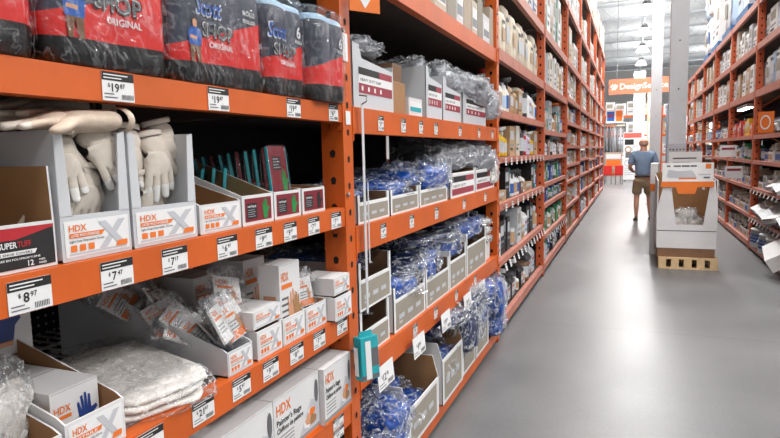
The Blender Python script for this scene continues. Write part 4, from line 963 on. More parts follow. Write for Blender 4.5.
S4 = {0: [('jug', 'black', .26, .26), ('jug', 'pale grey', .24, .28), ('bottle', 'green', .2, .3), ('bucket', 'pale grey', .3, .26)], 1: [('can', 'black', .16, .28), ('bottle', 'white', .14, .26), ('carton', 'green', .24, .24)],
 2: [('bottle', 'green', .13, .19), ('spray', 'green', .14, .2), ('bottle', 'green', .13, .17), ('carton', 'blue', .2, .2)], 3: [('bottle', 'green', .14, .27), ('can', 'dark grey', .14, .26), ('bottle', 'green', .14, .26), ('carton', 'green', .2, .22), ('bottle', 'blue', .14, .27), ('carton', 'blue', .22, .2)],
 4: [('can', 'dark grey', .14, .25), ('jug', 'white', .2, .27), ('jug', 'white', .2, .26), ('carton', 'brown', .16, .2), ('can', 'pale grey', .14, .2)], 5: [('bottle', 'blue', .14, .3), ('spray', 'clear', .13, .3), ('carton', 'tan', .2, .25), ('carton', 'teal', .22, .28), ('carton', 'pale grey', .3, .4)],
 6: [('can', 'white', .2, .4), ('carton', 'white', .22, .45), ('carton', 'pale grey', .2, .4), ('carton', 'cream', .25, .45)], 7: [('carton', 'pale grey', .3, .7), ('carton', 'green', .14, .65), ('carton', 'white', .3, .7), ('carton', 'tan', .35, .6)], 8: [('carton', 'tan', .6, .7), ('carton', 'beige', .6, .75)]}
for lv, seq in S4.items(): fill('L', 3, lv, LV[3][lv][0], 7.52, 10.12, seq, zmax=(LV[3][lv+1][0]-LV[3][lv][0]-.1))
rn = random.Random(21)
MIX_LO = [('bottle', 'white', .3, .3), ('carton', 'white', .4, .3), ('jug', 'white', .34, .32), ('carton', 'white', .4, .3), ('bucket', 'white', .34, .36), ('carton', 'blue', .3, .28), ('bottle', 'yellow', .26, .28), ('carton', 'tan', .4, .3), ('can', 'orange', .28, .3), ('can', 'pale grey', .28, .28)]
MIX_HI = [('carton', 'beige', .5, .5), ('carton', 'tan', .5, .55), ('carton', 'white', .45, .5), ('carton', 'pale grey', .5, .5), ('pack', 'cream', .4, .5)]
for bay in range(4, 9):
    Ya = LEFTY[bay]+.0; Yb = LEFTY[bay+1]
    for lv in range(9):
        zz = LV[bay][lv][0]; hm = LV[bay][lv+1][0]-zz-.1
        Yb = LEFTY[bay+1]
        fill('L', bay, lv, zz, Ya, Yb, MIX_LO if lv < 6 else MIX_HI, zmax=hm, rnd_=rn, gap=[.04, .1, .22, .3, .3][bay-4])
# stacked tall cartons on top of the left run (up to about 6 m)
for bay in range(2, 9):
    y = LEFTY[bay]+.05; k = 0
    zt = 4.9 if bay > 1 else 3.9
    while y < LEFTY[bay+1]-.5:
        w_ = rn.uniform(.5, .8); h = rn.uniform(.8, 1.15)
        put(['carton', 'pack', 'carton'][k % 3], ['tan', 'beige', 'tan', 'beige'][(k+bay) % 4], LX-.05, y+w_/2, zt+.0012, w_, .9, h, LRZ, '%s tall %s on top of the tarp-side run, %s on the %s rack' % (['tan', 'beige', 'tan', 'beige'][(k+bay) % 4], ['carton', 'pack', 'carton'][k % 3], ORD[k], ORD[bay]), 'tall cartons stacked on top')
        y += w_+.08; k += 1
# slanted shelf-edge tag holders, white tags under the beams of racks three and four
tp0 = None
def edge_tags(bay, z, Ya, Yb, n, tilt, lab):
    global tp0
    for k in range(n):
        Y = Ya+(Yb-Ya)*(k+.5)/n; l = 'small white tag %s, %s from its near post' % (lab, ORD[k])
        if tp0 is None: tp0 = MB().box(-.03, -.001, -.06, .03, .001, 0, WHITE).quad(-.02, -.02, .02, -.01, -.0018, INKG).quad(-.02, -.045, .01, -.035, -.0018, INKG).build('price_tag')
        o = tp0 if 'label' not in tp0 else tp0.copy()
        if o is not tp0: col.objects.link(o)
        o.location = (LX+.022, Y, z); o.rotation_euler = (D(-tilt), 0, LRZ); tag(o, l, 'price tag', 'white tags hanging under the shelf edge')
edge_tags(2, .612, 4.85, 7.4, 13, 15, 'hanging under the jug rack\'s second shelf')
edge_tags(3, .46, 7.55, 10.1, 11, 15, 'hanging under the green-bottle rack\'s second shelf')
edge_tags(2, 1.11, 4.85, 7.4, 9, 0, 'on the jug rack\'s third shelf edge')
edge_tags(2, 1.49, 4.85, 7.4, 10, 0, 'on the jug rack\'s fourth shelf edge')

# ------------------------------------------------------------------ right run
RS = {0: [('bucket', 'white', .34, .36)], 7: []}
R_LO = [('tray', 'pale grey', .3, .24), ('tray', 'white', .32, .26), ('carton', 'pale grey', .25, .24), ('tray', 'clear', .34, .2), ('tray', 'white', .28, .24)]
R_MD = [('tray', 'white', .3, .24), ('carton', 'pale blue', .22, .22), ('tray', 'pale grey', .34, .26), ('can', 'blue', .14, .16), ('carton', 'white', .26, .22)]
R_HI = [('carton', 'tan', .3, .45), ('carton', 'pale grey', .28, .4), ('carton', 'white', .3, .42), ('pack', 'white', .26, .4), ('carton', 'beige', .28, .48)]
for bay in range(len(RIGHTY)-1):
    Ya, Yb = RIGHTY[bay], RIGHTY[bay+1]
    for lv in range(7):
        zz = RLV[lv][0]; hm = RLV[lv+1][0]-zz-.12
        if bay == 0 and lv in (0, 5, 6, 4): continue
        seq = R_LO if lv < 3 else (R_MD if lv < 5 else R_HI)
        if bay == 1 and lv == 3: seq = [('bottle', 'pale blue', .12, .25), ('bottle', 'teal', .12, .25), ('bottle', 'clear', .12, .22), ('can', 'green', .12, .24), ('tray', 'pale grey', .3, .2)]
        if bay == 1 and lv == 4: seq = [('carton', 'orange', .24, .2), ('carton', 'yellow', .22, .26), ('carton', 'pale grey', .24, .3), ('carton', 'red', .2, .24)]
        fill('R', bay, lv, zz, Ya, Yb, seq, zmax=hm, rnd_=rn, gap=[.02, .03, .12, .25, .3, .3][bay])
for k, (Y, h, c, kd) in enumerate([(8.0, .46, 'pale blue', 'pack'), (8.36, .48, 'white', 'pack'), (8.72, .47, 'pale blue', 'pack'), (9.08, .48, 'white', 'pack'), (9.42, .46, 'pale blue', 'pack'), (9.76, .44, 'white', 'pack')]):
    put(kd, c, RX+.05, Y, 2.3412, .33, .4, h, RRZ, '%s bagged pack on the sixth shelf across the aisle, %s from the frame edge' % (c, ORD[k]), 'bagged packs across the aisle')
for k, (Y, w_, h, c) in enumerate([(8.15, .7, .5, 'white'), (8.95, .7, .46, 'pale blue'), (9.62, .45, .4, 'white'), (9.97, .2, .36, 'pale grey')]):
    put('carton', c, RX+.08, Y, 3.0012, w_, .6, h, RRZ, '%s carton on the seventh shelf across the aisle, %s from the frame edge' % (c, ORD[k]), 'large cartons across the aisle')
rn2 = random.Random(4)
for k in range(7):
    Y = 7.9+.33*k
    o = put('carton', ['white', 'pale grey', 'pale blue'][k % 3], RX+.22, Y, 1.7212, .16, .9, .09+.02*(k % 3), RRZ, '%s long box tilted on the fifth shelf across the aisle, %s from frame edge' % (['white', 'pale grey', 'pale blue'][k % 3], ORD[k]), 'long boxes lying tilted')
    o.rotation_euler = (D(22), 0, RRZ)
    o.location.x = RX+.03
# buckets and the tilted protruding carton on the floor-level shelf
for k, Y in enumerate([9.75, 9.15, 8.72]):
    put('bucket', 'white', RX-.09, Y, .13, .26, .26, .26, RRZ, 'white bucket with blue stripes at floor level across the aisle, %s' % ['farthest', 'middle', 'nearest'][k], 'striped white buckets').rotation_euler = (D(-8), 0, RRZ)
for k, (Y, X, z, rx, ry, sz, c) in enumerate([(8.12, RX-.10, .14, 32, 14, (.44, .5, .17), 'white'), (8.9, RX-.06, .56, 30, 8, (.5, .3, .06), 'pale grey'), (8.45, RX-.08, .60, 24, -8, (.5, .3, .06), 'white'), (8.0, RX-.05, .60, 25, 6, (.4, .3, .08), 'pale grey'), (9.4, RX-.02, .57, 30, 0, (.4, .3, .06), 'pale grey'), (9.8, RX+.0, .57, 30, 5, (.3, .3, .08), 'white'),
      (8.3, RX-.05, .98, 30, 5, (.45, .4, .05), 'pale grey'), (8.8, RX-.03, .98, 25, -4, (.4, .4, .05), 'white')]):
    o = put('carton', c, X, Y, z, sz[0], sz[1], sz[2], RRZ, ['white carton tilting out over the floor from the bottom shelf', 'grey flat board sloping off the second shelf, above the buckets', 'white flat board sloping off the second shelf', 'grey flat carton sloping off the second shelf at the frame edge', 'grey flat board sloping off the second shelf beyond the first', 'white flat carton sloping off the second shelf, farthest', 'grey flat board sloping off the third shelf', 'white flat board sloping off the third shelf'][k], 'sloping goods across the aisle')
    o.rotation_euler = (D(rx), D(ry), RRZ+.1*(k % 3-1))
tp1 = None
for (z, Ya, Yb, n, s) in [(.50, 7.75, 10.2, 12, 'second'), (.92, 7.75, 10.2, 10, 'third')]:
    for k in range(n):
        o = tp0.copy(); col.objects.link(o); o.location = (RX-.02, Ya+(Yb-Ya)*(k+.5)/n, z); o.rotation_euler = (D(-20), 0, RRZ); tag(o, 'small white tag under the %s shelf across the aisle, %s from its near post' % (s, ORD[k]), 'price tag', 'white tags across the aisle')
# orange round sign fixed to the post and a white one further on
t = thing('promo_sign', 'orange square sign with a white circle on the rack across the aisle', 'sign', (RX-.12, 8.72, 1.70), RRZ+.5)
MB().box(-.13, 0, 0, .13, .01, .26, HDXO).build('sign_plate', t); b = MB()
b.add([(.09*math.cos(a*PI/12), -.002, .13+.09*math.sin(a*PI/12)) for a in range(24)]+[(.07*math.cos(a*PI/12), -.002, .13+.07*math.sin(a*PI/12)) for a in range(24)], [(a, (a+1) % 24, (a+1) % 24+24, a+24) for a in range(24)], WHITE); b.build('circle_print', t)
MB().box(-.01, .01, .02, .01, .15, .03, STEEL).build('bracket', t)
for k, (Y, z) in enumerate([(11.2, 1.02), (11.9, 1.36)]):
    t = thing('shelf_sign', 'white card sign sticking out of the second rack across the aisle, %s' % ['lower', 'upper'][k], 'sign', (RX-.1, Y, z), 0)
    MB().box(-.13, 0, 0, .13, .006, .2, WHITE).build('sign_plate', t); b = MB(); b.text('SALE', -.1, .12, .05, -.002, REDINK) if False else b.quad(-.1, .12, .1, .16, -.002, PINKINK); b.build('printed_face', t)
# blue pallets with wrapped stacks on top
BLUEP = mat('blue_pallet_paint', (28, 96, 150), .6, vary=.15); pp = None
for k, Y in enumerate([8.4, 10.1, 11.9, 13.7, 15.5, 17.3]):
    lab = 'blue pallet on top of the racks across the aisle, %s from the frame edge' % ORD[k]
    if pp is None:
        pp = thing('blue_pallet', lab, 'pallet', (RX+.02, Y, 3.662), RRZ, 'blue pallets')
        b = MB()
        for q in range(7): b.box(-.6+.18*q, 0, .11, -.48+.18*q, 1.0, .13, BLUEP)
        b.build('deck_boards', pp); b = MB()
        for q in range(3): b.box(-.6, .0+.45*q, .02, .6, .1+.45*q, .11, BLUEP)
        for q in range(3): b.box(-.6+.54*q, 0, 0, -.48+.54*q, 1.0, .02, BLUEP)
        b.build('stringers', pp)
    else: dup(pp, (RX+.02, Y, 3.662), label=lab)
    n = 0
    for zz in range(2):
        for q in range(2):
            put('pack' if k % 2 else 'carton', ['white', 'clear', 'white', 'pale blue'][(q+zz+k) % 4], RX+.04, Y-.28+.56*q, 3.794+.92*zz, .5, .9, .9, RRZ, 'tall white wrapped load on the %s blue pallet, %s tier, %s stack' % (ORD[k], ['lower', 'upper'][zz], ['near', 'far'][q]), 'wrapped loads on the blue pallets'); n += 1
# aisle strip lights fixed inside the shelving
for (X, Y, z, s, lab) in [(LX-.1, 10.9, 2.50+.0, 1, 'lit strip lamp under the upper shelf of the fifth rack, tarp side'), (RX+.08, 11.6, 2.14, 1, 'lit strip lamp under a shelf of the second rack across the aisle')]:
    t = thing('strip_lamp', lab, 'shelf lamp', (X, Y, z), 0); MB().box(-.05, -.5, .02, .05, .5, .07, WHITEP).build('housing', t); MB().box(-.04, -.48, 0, .04, .48, .02, LAMP).build('tube', t)
EXPO = -.8
# ------------------------------------------------------------------ carton display on its pallet
PINE = mat('pine_wood', (206, 176, 134), .7, vary=.12, scale=12)
def wood_pallet(X, Y, w, d, h, label):
    t = thing('wooden_pallet', label, 'pallet', (X, Y, 0), 0)
    n = 5
    for q in range(n):
        xq = -w/2+(w-.09)*q/(n-1)
        for yq in (0, d/2-.05, d-.1): MB().box(xq, yq, .02, xq+.09, yq+.1, h-.02, PINE).build('block', t)
    b = MB()
    for q in range(7): yq = (d-.09)*q/6; b.box(-w/2, yq, h-.02, w/2, yq+.09, h, PINE)
    b.build('deck_boards', t)
    for yq in (0, d/2-.05, d-.1): MB().box(-w/2, yq, 0, w/2, yq+.1, .02, PINE).build('bottom_board', t)
    return t
wood_pallet(.685, 8.36, .68, 1.0, .145, 'pine wood pallet under the carton display in the aisle')
t = thing('carton_display', 'white cardboard dump-bin display with cut-out front and brown base', 'display stand', (.66, 8.42, .1455), 0)
w = .68; H_ = 1.0
b = MB().box(-w/2+.01, .005, 0, w/2-.01, .93, .115, KRAFTD); b.build('base_tray', t)
b = MB(); T = .008
b.prismy([(-w/2, .115), (w/2, .115), (w/2+.01, .60), (w/2-.03, 1.0), (w/2-.085, .94), (w/2-.15, .42), (-w/2+.22, .42), (-w/2+.15, .94), (-w/2+.085, 1.0), (-w/2-.01, .60)], 0, T, WHITEP, KRAFT)
b.prismx([(T, .115), (.93, .115), (.93, 1.02), (T, .98)], -w/2-.004, -w/2+T, WHITEP, KRAFT, WHITEP); b.prismx([(T, .115), (.93, .115), (.93, 1.02), (T, .98)], w/2-T, w/2+.004, KRAFT, WHITEP, WHITEP)
b.box(-w/2+T, .92, .115, w/2-T, .93, 1.05, KRAFT); b.box(-w/2+T, T, .115, w/2-T, .92, .36, KRAFT); b.build('bin_body', t)
MB().box(-w/2, -.002, .335, w/2, -.0005, .345, INKG).build('fold_seam', t)
t2 = thing('header_sign', 'white header sign with orange band on top of the carton display', 'sign', (.655, 8.40, 1.115), 0)
MB().box(-.29, .0, .0, .29, .012, .235, WHITE).build('sign_plate', t2)
MB().box(-.30, -.004, -.07, .30, .012, 0, HDXO).build('orange_band', t2)
MB().prismy([(-.13, -.07), (-.10, -.155), (.09, -.155), (.115, -.07)], -.004, .006, HDXO).build('orange_tab', t2)
b = MB(); b.text('Grab and Go Value', -.2, .19, .026, -.001, INKG) if False else None
for q, (a, c) in enumerate([(-.24, -.2), (-.16, -.08), (-.07, .02), (.03, .1)]): b.quad(a, .185, c, .205, -.0015, INKG)
b.poly([(-.24, .06), (-.2, .045), (.02, .04), (.1, .06), (.05, .14), (-.1, .13), (-.22, .15)], -.0015, PRINTGREY); b.quad(-.1, .03, .1, .05, -.002, HDXO)
b.poly([(.2, .16), (.26, .16), (.26, .22), (.2, .22)], -.0015, HDXO); b.quad(.12, .08, .26, .095, -.0015, PRINTGREY); b.quad(.18, .04, .25, .06, -.0015, INKG)
b.build('printed_face', t2)
MB().box(-.2, .012, -.1, -.17, .02, .2, WHITEP).build('support_leg', t2); MB().box(.17, .012, -.1, .2, .02, .2, WHITEP).build('support_leg', t2)
for k, (x_, y_, z_) in enumerate([(-.08, .22, .505), (.07, .25, .505), (0, .45, .505), (.0, .25, .60)]):
    bag('white', (.66+x_, 8.42+y_, z_+.006), (0, 0, .5*k), (.22, .26, .12), 'clear bag of white goods in the carton display, %s' % ['near side', 'far side', 'rear', 'top'][k], 'bagged_cloth', 'bagged goods', 'clear bags in the carton display')
b = MB().poly([(0, 0), (.05, .01), (.04, .04), (.01, .045)], 0, REDINK)
t3 = thing('side_display', 'narrow grey board display standing behind the carton display\'s aisle side', 'display stand', (.305, 9.45, 0), R(-4))
MB().box(-.045, 0, 0, .045, .5, 1.28, GREYP).build('panel', t3); MB().box(-.05, -.01, .93, .05, .51, 1.03, HDXO).build('orange_band', t3); MB().box(-.05, -.01, 1.03, .05, .51, 1.32, WHITE).build('header_card', t3)
t4 = thing('header_sign', 'second white header sign, behind the first and beside the column', 'sign', (.74, 9.42, 0), 0)
MB().box(-.25, 0, 1.18, .17, .01, 1.48, WHITE).build('sign_plate', t4); MB().box(-.2, .01, 0, -.16, .03, 1.3, WHITEP).build('support_leg', t4); MB().box(.1, .01, 0, .14, .03, 1.3, WHITEP).build('support_leg', t4); b = MB(); b.quad(-.2, 1.38, .1, 1.4, -.001, INKG); b.quad(-.2, 1.24, .02, 1.34, -.001, PRINTGREY); b.build('printed_face', t4)
# ------------------------------------------------------------------ columns
COLM = mat('white_column_paint', (206, 208, 212), .45, vary=.02)
for k, (x_, y_, w_, lab) in enumerate([(.50, 9.95, .24, 'square white steel column rising behind the carton display'), (.45, 18, .27, 'square white steel column farther up the aisle, left of the near column')]):
    t = thing('steel_column', lab, 'column', (x_+w_/2, y_+w_/2, 0), 0)
    MB().box(-w_/2, -w_/2, 0, w_/2, w_/2, CH+.04, COLM).build('shaft', t)
    MB().box(-w_/2-.08, -w_/2-.08, 0, w_/2+.08, w_/2+.08, .02, STEEL).build('base_plate', t)
    b = MB()
    for zz in (2.4, 3.1): b.M = Matrix.Translation((0, -w_/2-.001, zz)) @ Matrix.Rotation(PI/2, 4, 'X'); b.lathe([(.012, 0), (.012, .006)], INKG, 10)
    b.M = None; b.build('bolt', t)
    if k == 0:
        b = MB()
        b.box(-w_/2-.008, -w_/2-.008, .02, w_/2+.008, -w_/2-.001, 2.12-.0, PRINTGREY); b.box(-w_/2-.008, w_/2+.001, .02, w_/2+.008, w_/2+.008, 2.12, PRINTGREY); b.box(-w_/2-.008, -w_/2, .02, -w_/2-.001, w_/2, 2.12, PRINTGREY); b.box(w_/2+.001, -w_/2, .02, w_/2+.008, w_/2, 2.12, PRINTGREY)
        z = .1
        b2 = MB()
        while z < 1.54:
            for q in range(5): xx = -w_/2+.028+.046*q+(.02 if int(z/.05) % 2 else 0); b2.quad(xx-.012, z, xx+.012, z+.024, -w_/2-.0095, KRAFTD if (q+int(z*20)) % 3 else INKG)
            z += .05
        b = MB().box(-w_/2-.008, -w_/2-.008, .02, w_/2+.008, -w_/2-.001, 1.6, PRINTGREY).box(-w_/2-.008, -w_/2, .02, -w_/2-.001, w_/2+.008, 1.6, PRINTGREY).box(w_/2+.001, -w_/2, .02, w_/2+.008, w_/2+.008, 1.6, PRINTGREY)
        g = b.build('column_guard', t); b2.build('guard_studs', g)

# ------------------------------------------------------------------ the man walking away
SKIN = mat('skin', (206, 150, 124), .55, vary=.04); SHIRT = mat('blue_grey_polo', (130, 152, 180), .85, vary=.06, bump=.3, bscale=25); SHORTS = mat('khaki_shorts', (156, 134, 106), .85, vary=.06, bump=.3, bscale=20)
SHOE = mat('dark_shoe', (62, 56, 54), .6); SOLE = mat('shoe_sole', (120, 112, 104), .7); HAIR = mat('grey_hair', (176, 140, 118), .8, vary=.2, scale=60)
man = thing('person', 'person walking away in blue-grey short-sleeved polo and khaki shorts, bald head', 'person', (.225, 13.75, 0), R(-4))
V = [(0, 0, .93), (0, .0, 1.06), (0, .01, 1.22), (0, .0, 1.38), (0, .0, 1.47), (0, .012, 1.55), (0, .03, 1.62), (0, .032, 1.685), (0, .02, 1.725)]
E_ = [(i, i+1) for i in range(8)]; Rr = [.135, .14, .15, .14, .085, .056, .072, .088, .07]
def ch(start, pts, rs):
    p = start
    for q, r in zip(pts, rs): V.append(q); Rr.append(r); E_.append((p, len(V)-1)); p = len(V)-1
    return p
ch(6, [(0, .125, 1.635)], [.014])
def arm(s, el, wr, pd):
    p = ch(3, [(s*.185, 0, 1.40), tuple((a+b_)/2 for a, b_ in zip((s*.185, 0, 1.40), el)), el, wr], [.068, .052, .043, .028])
    w_ = Vector(wr); d = Vector(pd).normalized(); side = d.cross(Vector((0, 0, 1))).normalized()
    pm = w_+d*.075; p = ch(p, [tuple(pm)], [.032])
    for q, ln in zip((-1.5, -.5, .5, 1.5), (.055, .07, .066, .05)):
        st = pm+side*.012*q+d*.03; ch(p, [tuple(st), tuple(st+d*ln*.6+Vector((0, 0, -.008))), tuple(st+d*ln*.9+Vector((0, 0, -.028)))], [.0095, .009, .008])
    tb = w_+d*.03-side*s*.03; ch(p-1+1-0, [tuple(tb+d*.03-side*s*.012)], [.010])
arm(-1, (-.262, -.03, 1.13), (-.20, .20, 1.04), (.25, 1, .1)); arm(1, (.268, .0, 1.15), (.262, .24, 1.22), (-.05, 1, .25))
for s, kn, cf, an in ((-1, (-.115, .03, .52), (-.115, -.01, .36), (-.115, -.02, .09)), (1, (.12, .16, .53), (.135, .14, .36), (.145, .18, .12))):
    p = ch(0, [(s*.09, .01, .86), tuple((a+b_)/2 for a, b_ in zip((s*.09, .01, .86), kn)), kn, cf, an, (an[0], an[1]+.13, an[2]-.045)], [.098, .085, .058, .058, .034, .03])
me = skin_mesh('body', V, E_, Rr, SKIN, 2, 0)
for v in me.vertices:
    if v.co.z > .8 and abs(v.co.x) < .19: v.co.y *= .82
mobj('body', me, man)
def sk(name, V_, E2, R2, m, parent=man, ysq=.84):
    me = skin_mesh(name, V_, E2, R2, m, 2, 0)
    for v in me.vertices:
        if abs(v.co.x) < .19: v.co.y *= ysq
    return mobj(name, me, parent)
def mid(a, b_, t_): return tuple(x_+(y_-x_)*t_ for x_, y_ in zip(a, b_))
le, re_ = (-.262, -.03, 1.13), (.268, 0, 1.15)
sk('polo_shirt', [(0, 0, .90), (0, 0, 1.06), (0, .01, 1.22), (0, 0, 1.37), (0, 0, 1.465), (-.19, 0, 1.405), mid((-.19, 0, 1.4), le, .55), mid((-.19, 0, 1.4), le, .78), (.19, 0, 1.405), mid((.19, 0, 1.4), re_, .55), mid((.19, 0, 1.4), re_, .78), (0, .004, 1.515)],
   [(0, 1), (1, 2), (2, 3), (3, 4), (3, 5), (5, 6), (6, 7), (3, 8), (8, 9), (9, 10), (4, 11)], [.165, .168, .175, .165, .11, .088, .078, .08, .088, .078, .08, .064], SHIRT)
sk('shorts', [(0, 0, .96), (0, 0, .88), (-.10, .015, .80), (-.112, .03, .64), (-.115, .03, .55), (.10, .03, .80), (.115, .11, .65), (.12, .15, .56)], [(0, 1), (1, 2), (2, 3), (3, 4), (1, 5), (5, 6), (6, 7)], [.155, .165, .125, .105, .108, .125, .105, .108], SHORTS, ysq=.95)
MB().lathe([(.152, -.016), (.158, -.016), (.158, .016), (.152, .016)], SHOE, 24).build('belt', man, (0, 0, .955), smooth=True).scale = (1.04, .86, 1)
for s, (x_, y_, z_, a) in ((-1, (-.115, -.06, 0, 0)), (1, (.148, .14, .02, -.16))):
    b = MB(); rg = []
    for y2, w_, h_ in ((0, .028, .075), (.03, .04, .085), (.1, .043, .08), (.17, .048, .06), (.235, .046, .045), (.275, .022, .03)):
        rg.append([(w_*math.cos(q*PI/6), y2-.01, .022+(h_-.02)*max(0, math.sin(q*PI/6))) for q in range(12)])
    b.ring(rg, SHOE); sh = b.build('shoe', man, (x_, y_, z_), (a, 0, s*-.12), smooth=True)
    MB().prismz([(-.035, -.015), (.035, -.015), (.045, .1), (.05, .2), (.035, .265), (0, .28), (-.035, .265), (-.048, .2), (-.045, .1)], 0, .022, SOLE).build('sole', sh)
for s in (-1, 1):
    mobj('ear', skin_mesh('ear', [(0, 0, 0), (0, .004, .03), (0, -.002, .05)], [(0, 1), (1, 2)], [.009, .014, .010], SKIN, 2), man, (s*.084, .022, 1.632))
    b = MB(); b.lathe([(.001, -.011), (.009, -.006), (.011, 0), (.009, .006), (.001, .011)], WHITE, 10); e = b.build('eye', man, (s*.032, .098, 1.665), smooth=True)
b = MB(); rg = []
for k in range(4):
    zz = 1.592+.02*k; rr = .077+.006*math.sin(k*.8); rg.append([(rr*math.cos(PI*1.08+(PI*.84)*q/15), .028+rr*.92*math.sin(PI*1.08+(PI*.84)*q/15), zz) for q in range(16)]+[((rr+.006)*math.cos(PI*1.92-(PI*.84)*q/15), .028+(rr*.92+.006)*math.sin(PI*1.92-(PI*.84)*q/15), zz) for q in range(16)])
b.ring(rg, HAIR); b.build('hair_fringe', man, smooth=True)
MB().box(-.022, 0, -.003, .022, .004, .003, REDINK).build('mouth', man, (0, .102, 1.60))

# ------------------------------------------------------------------ far end of the store
t = thing('hanging_banner', 'long orange banner reading Design Services, hung over the far cross aisle', 'banner', (.7, 30, 4.02), 0)
BAN = mat('orange_banner_vinyl', (232, 116, 82), .6, emit=(232, 116, 82), estr=0)
MB().box(-1.75, 0, 0, 1.1, .04, .68, BAN).build('banner_panel', t)
b = MB(); b.text('Design', -1.27, .22, .36, -.005, WHITE, width=.98); b.text('Services', -.27, .22, .36, -.005, WHITE, width=1.15)
b.poly([(-1.64, .2), (-1.57, .2), (-1.42, .46), (-1.49, .46)], -.005, WHITE); b.poly([(-1.53, .2), (-1.46, .2), (-1.35, .38), (-1.41, .42)], -.005, WHITE); b.poly([(-1.68, .34), (-1.64, .30), (-1.54, .44), (-1.59, .48)], -.005, WHITE); b.build('banner_lettering', t)
for x_ in (-1.4, .9): MB().tube([(x_, .02, .68), (x_, .02, CH-4.0)], .012, STEEL, 5).build('hanging_wire', t)
t = thing('poster_stand', 'white poster stand with round product pictures and red header, by the man', 'poster stand', (.02, 30.3, 0), 0)
MB().box(-.4, 0, .08, .4, .05, 2.28, WHITE).build('board', t); b = MB(); b.quad(-.38, 2.02, .38, 2.24, -.003, mat('salmon_ink', (224, 96, 84), .6)); b.quad(-.34, 1.7, .05, 1.95, -.003, INK); b.quad(-.3, 1.1, .1, 1.35, -.003, INKG)
for cx, cz, m_ in ((-.18, 1.48, KRAFT), (.12, 1.52, PRINTGREY), (-.2, .86, PRINTGREY), (.15, .9, KRAFTD)): b.disc(cx, cz, .15, .16, -.003, m_); b.disc(cx, cz, .10, .1, -.006, WHITE)
for k in range(4): b.quad(-.34, .6-.1*k, .2, .64-.1*k, -.003, PRINTGREY)
b.build('printed_face', t)
for s in (-1, 1): MB().box(s*.3-.03, -.2, 0, s*.3+.03, .25, .08, STEEL).build('foot', t)
# rack of standing rolls
t = thing('roll_rack', 'steel rack of upright grey rolls under a small orange and blue sign', 'display rack', (-.78, 31, 0), 0)
b = MB()
for x_ in (-.48, .48): b.box(x_-.03, 0, 0, x_+.03, .5, 2.75, STEEL)
b.box(-.48, 0, 1.3, .48, .5, 1.36, STEEL); b.box(-.48, 0, 2.69, .48, .5, 2.75, STEEL); b.box(-.48, 0, .5, .48, .5, .55, STEEL); b.build('frame', t)
for k in range(7):
    MB().lathe([(.055, 1.362), (.055, 2.6)], [PRINTGREY, INKG, GREYP][k % 3] if k % 2 else MIDGREY, 12).build('roll', t, (-.4+.133*k, .2, 0), smooth=True)
t = thing('shelf_sign', 'white, blue and orange sign above the rack of grey rolls', 'sign', (-.76, 30.98, 2.7515), 0); MB().box(-.42, 0, 0, .35, .04, .65, WHITE).build('sign_plate', t); b = MB(); b.quad(-.38, .1, -.05, .55, -.003, BLUEINK); b.quad(.02, .08, .3, .58, -.003, HDXO); b.quad(-.36, .3, -.1, .4, -.006, REDINK); b.build('printed_face', t)
RP = mat('red_plastic', (214, 40, 36), .5)
for k, x_ in enumerate([-.95, -.5]):
    t = thing('chair', 'small red chair at the foot of the far grey-roll rack, %s' % ['tarp-rack side', 'poster side'][k], 'chair', (x_, 27.6, 0), 0)
    MB().box(-.17, 0, .40, .17, .34, .43, RP).build('seat', t); MB().box(-.17, -.02, .43, .17, .01, .82, RP).build('backrest', t, bevel=.01)
    for a in (-.15, .12):
        for c in (.0, .3): MB().box(a, c, 0, a+.03, c+.03, .40, STEEL).build('leg', t)
t = thing('notice_board', 'beige and orange notice standing behind the red chairs', 'sign', (-.75, 28.4, 0), 0); MB().box(-.36, 0, .7, .36, .03, 1.38, TAN).build('board', t); b = MB(); b.quad(-.3, 1.1, .3, 1.3, -.003, WHITE); b.quad(-.3, .75, .3, 1.05, -.003, HDXO); b.build('printed_face', t)
for s in (-1, 1): MB().box(s*.3-.02, 0, 0, s*.3+.02, .03, .7, STEEL).build('leg', t)
# cross racks at the far end, facing the camera
n = 0
for (xa, xb, yy, tops) in [(-1.6, 1.4, 37, [.12, 1.2, 2.3, 3.4]), (1.5, 4.5, 38, [.12, 1.2, 2.3, 3.4]), (4.6, 7.6, 36, [.12, 1.2, 2.3, 3.4]), (-4.6, -1.7, 36, [.12, 1.2, 2.3, 3.4])]:
    t = thing('pallet_rack', 'orange pallet rack facing the camera beyond the cross aisle, %s from the tarp-rack side' % ORD[[1, 2, 3, 0][n]], 'pallet rack', (xa, yy, 0), 0); n += 1
    L_ = xb-xa
    for x_ in (0, L_-.1): MB().box(x_, 0, 0, x_+.1, .1, 3.9, ORANGE).build('front_post', t); MB().box(x_, .95, 0, x_+.1, 1.05, 3.9, ORANGE).build('rear_post', t)
    for z_ in tops: MB().box(.1, 0, z_-.12, L_-.1, .05, z_, ORANGE).build('shelf_beam', t); MB().box(.1, .05, z_-.04, L_-.1, 1.0, z_-.01, DECK).build('shelf_deck', t)
    for li, z_ in enumerate(tops):
        x_ = .16; k = 0
        while x_ < L_-.7:
            w_ = rn.uniform(.35, .6); c = rn.choice(['white', 'pale grey', 'tan', 'white', 'cream', 'pale blue', 'orange', 'white'])
            put('carton', c, xa+x_+w_/2, yy+.08, z_+.0012, w_, .7, rn.uniform(.55, .85), 0, '%s carton, %s shelf, %s camera-facing rack, %s along' % (c, ORD[li], ORD[[1, 2, 3, 0][n-1]], ORD[k]), 'cartons on the camera-facing racks'); x_ += w_+.05; k += 1
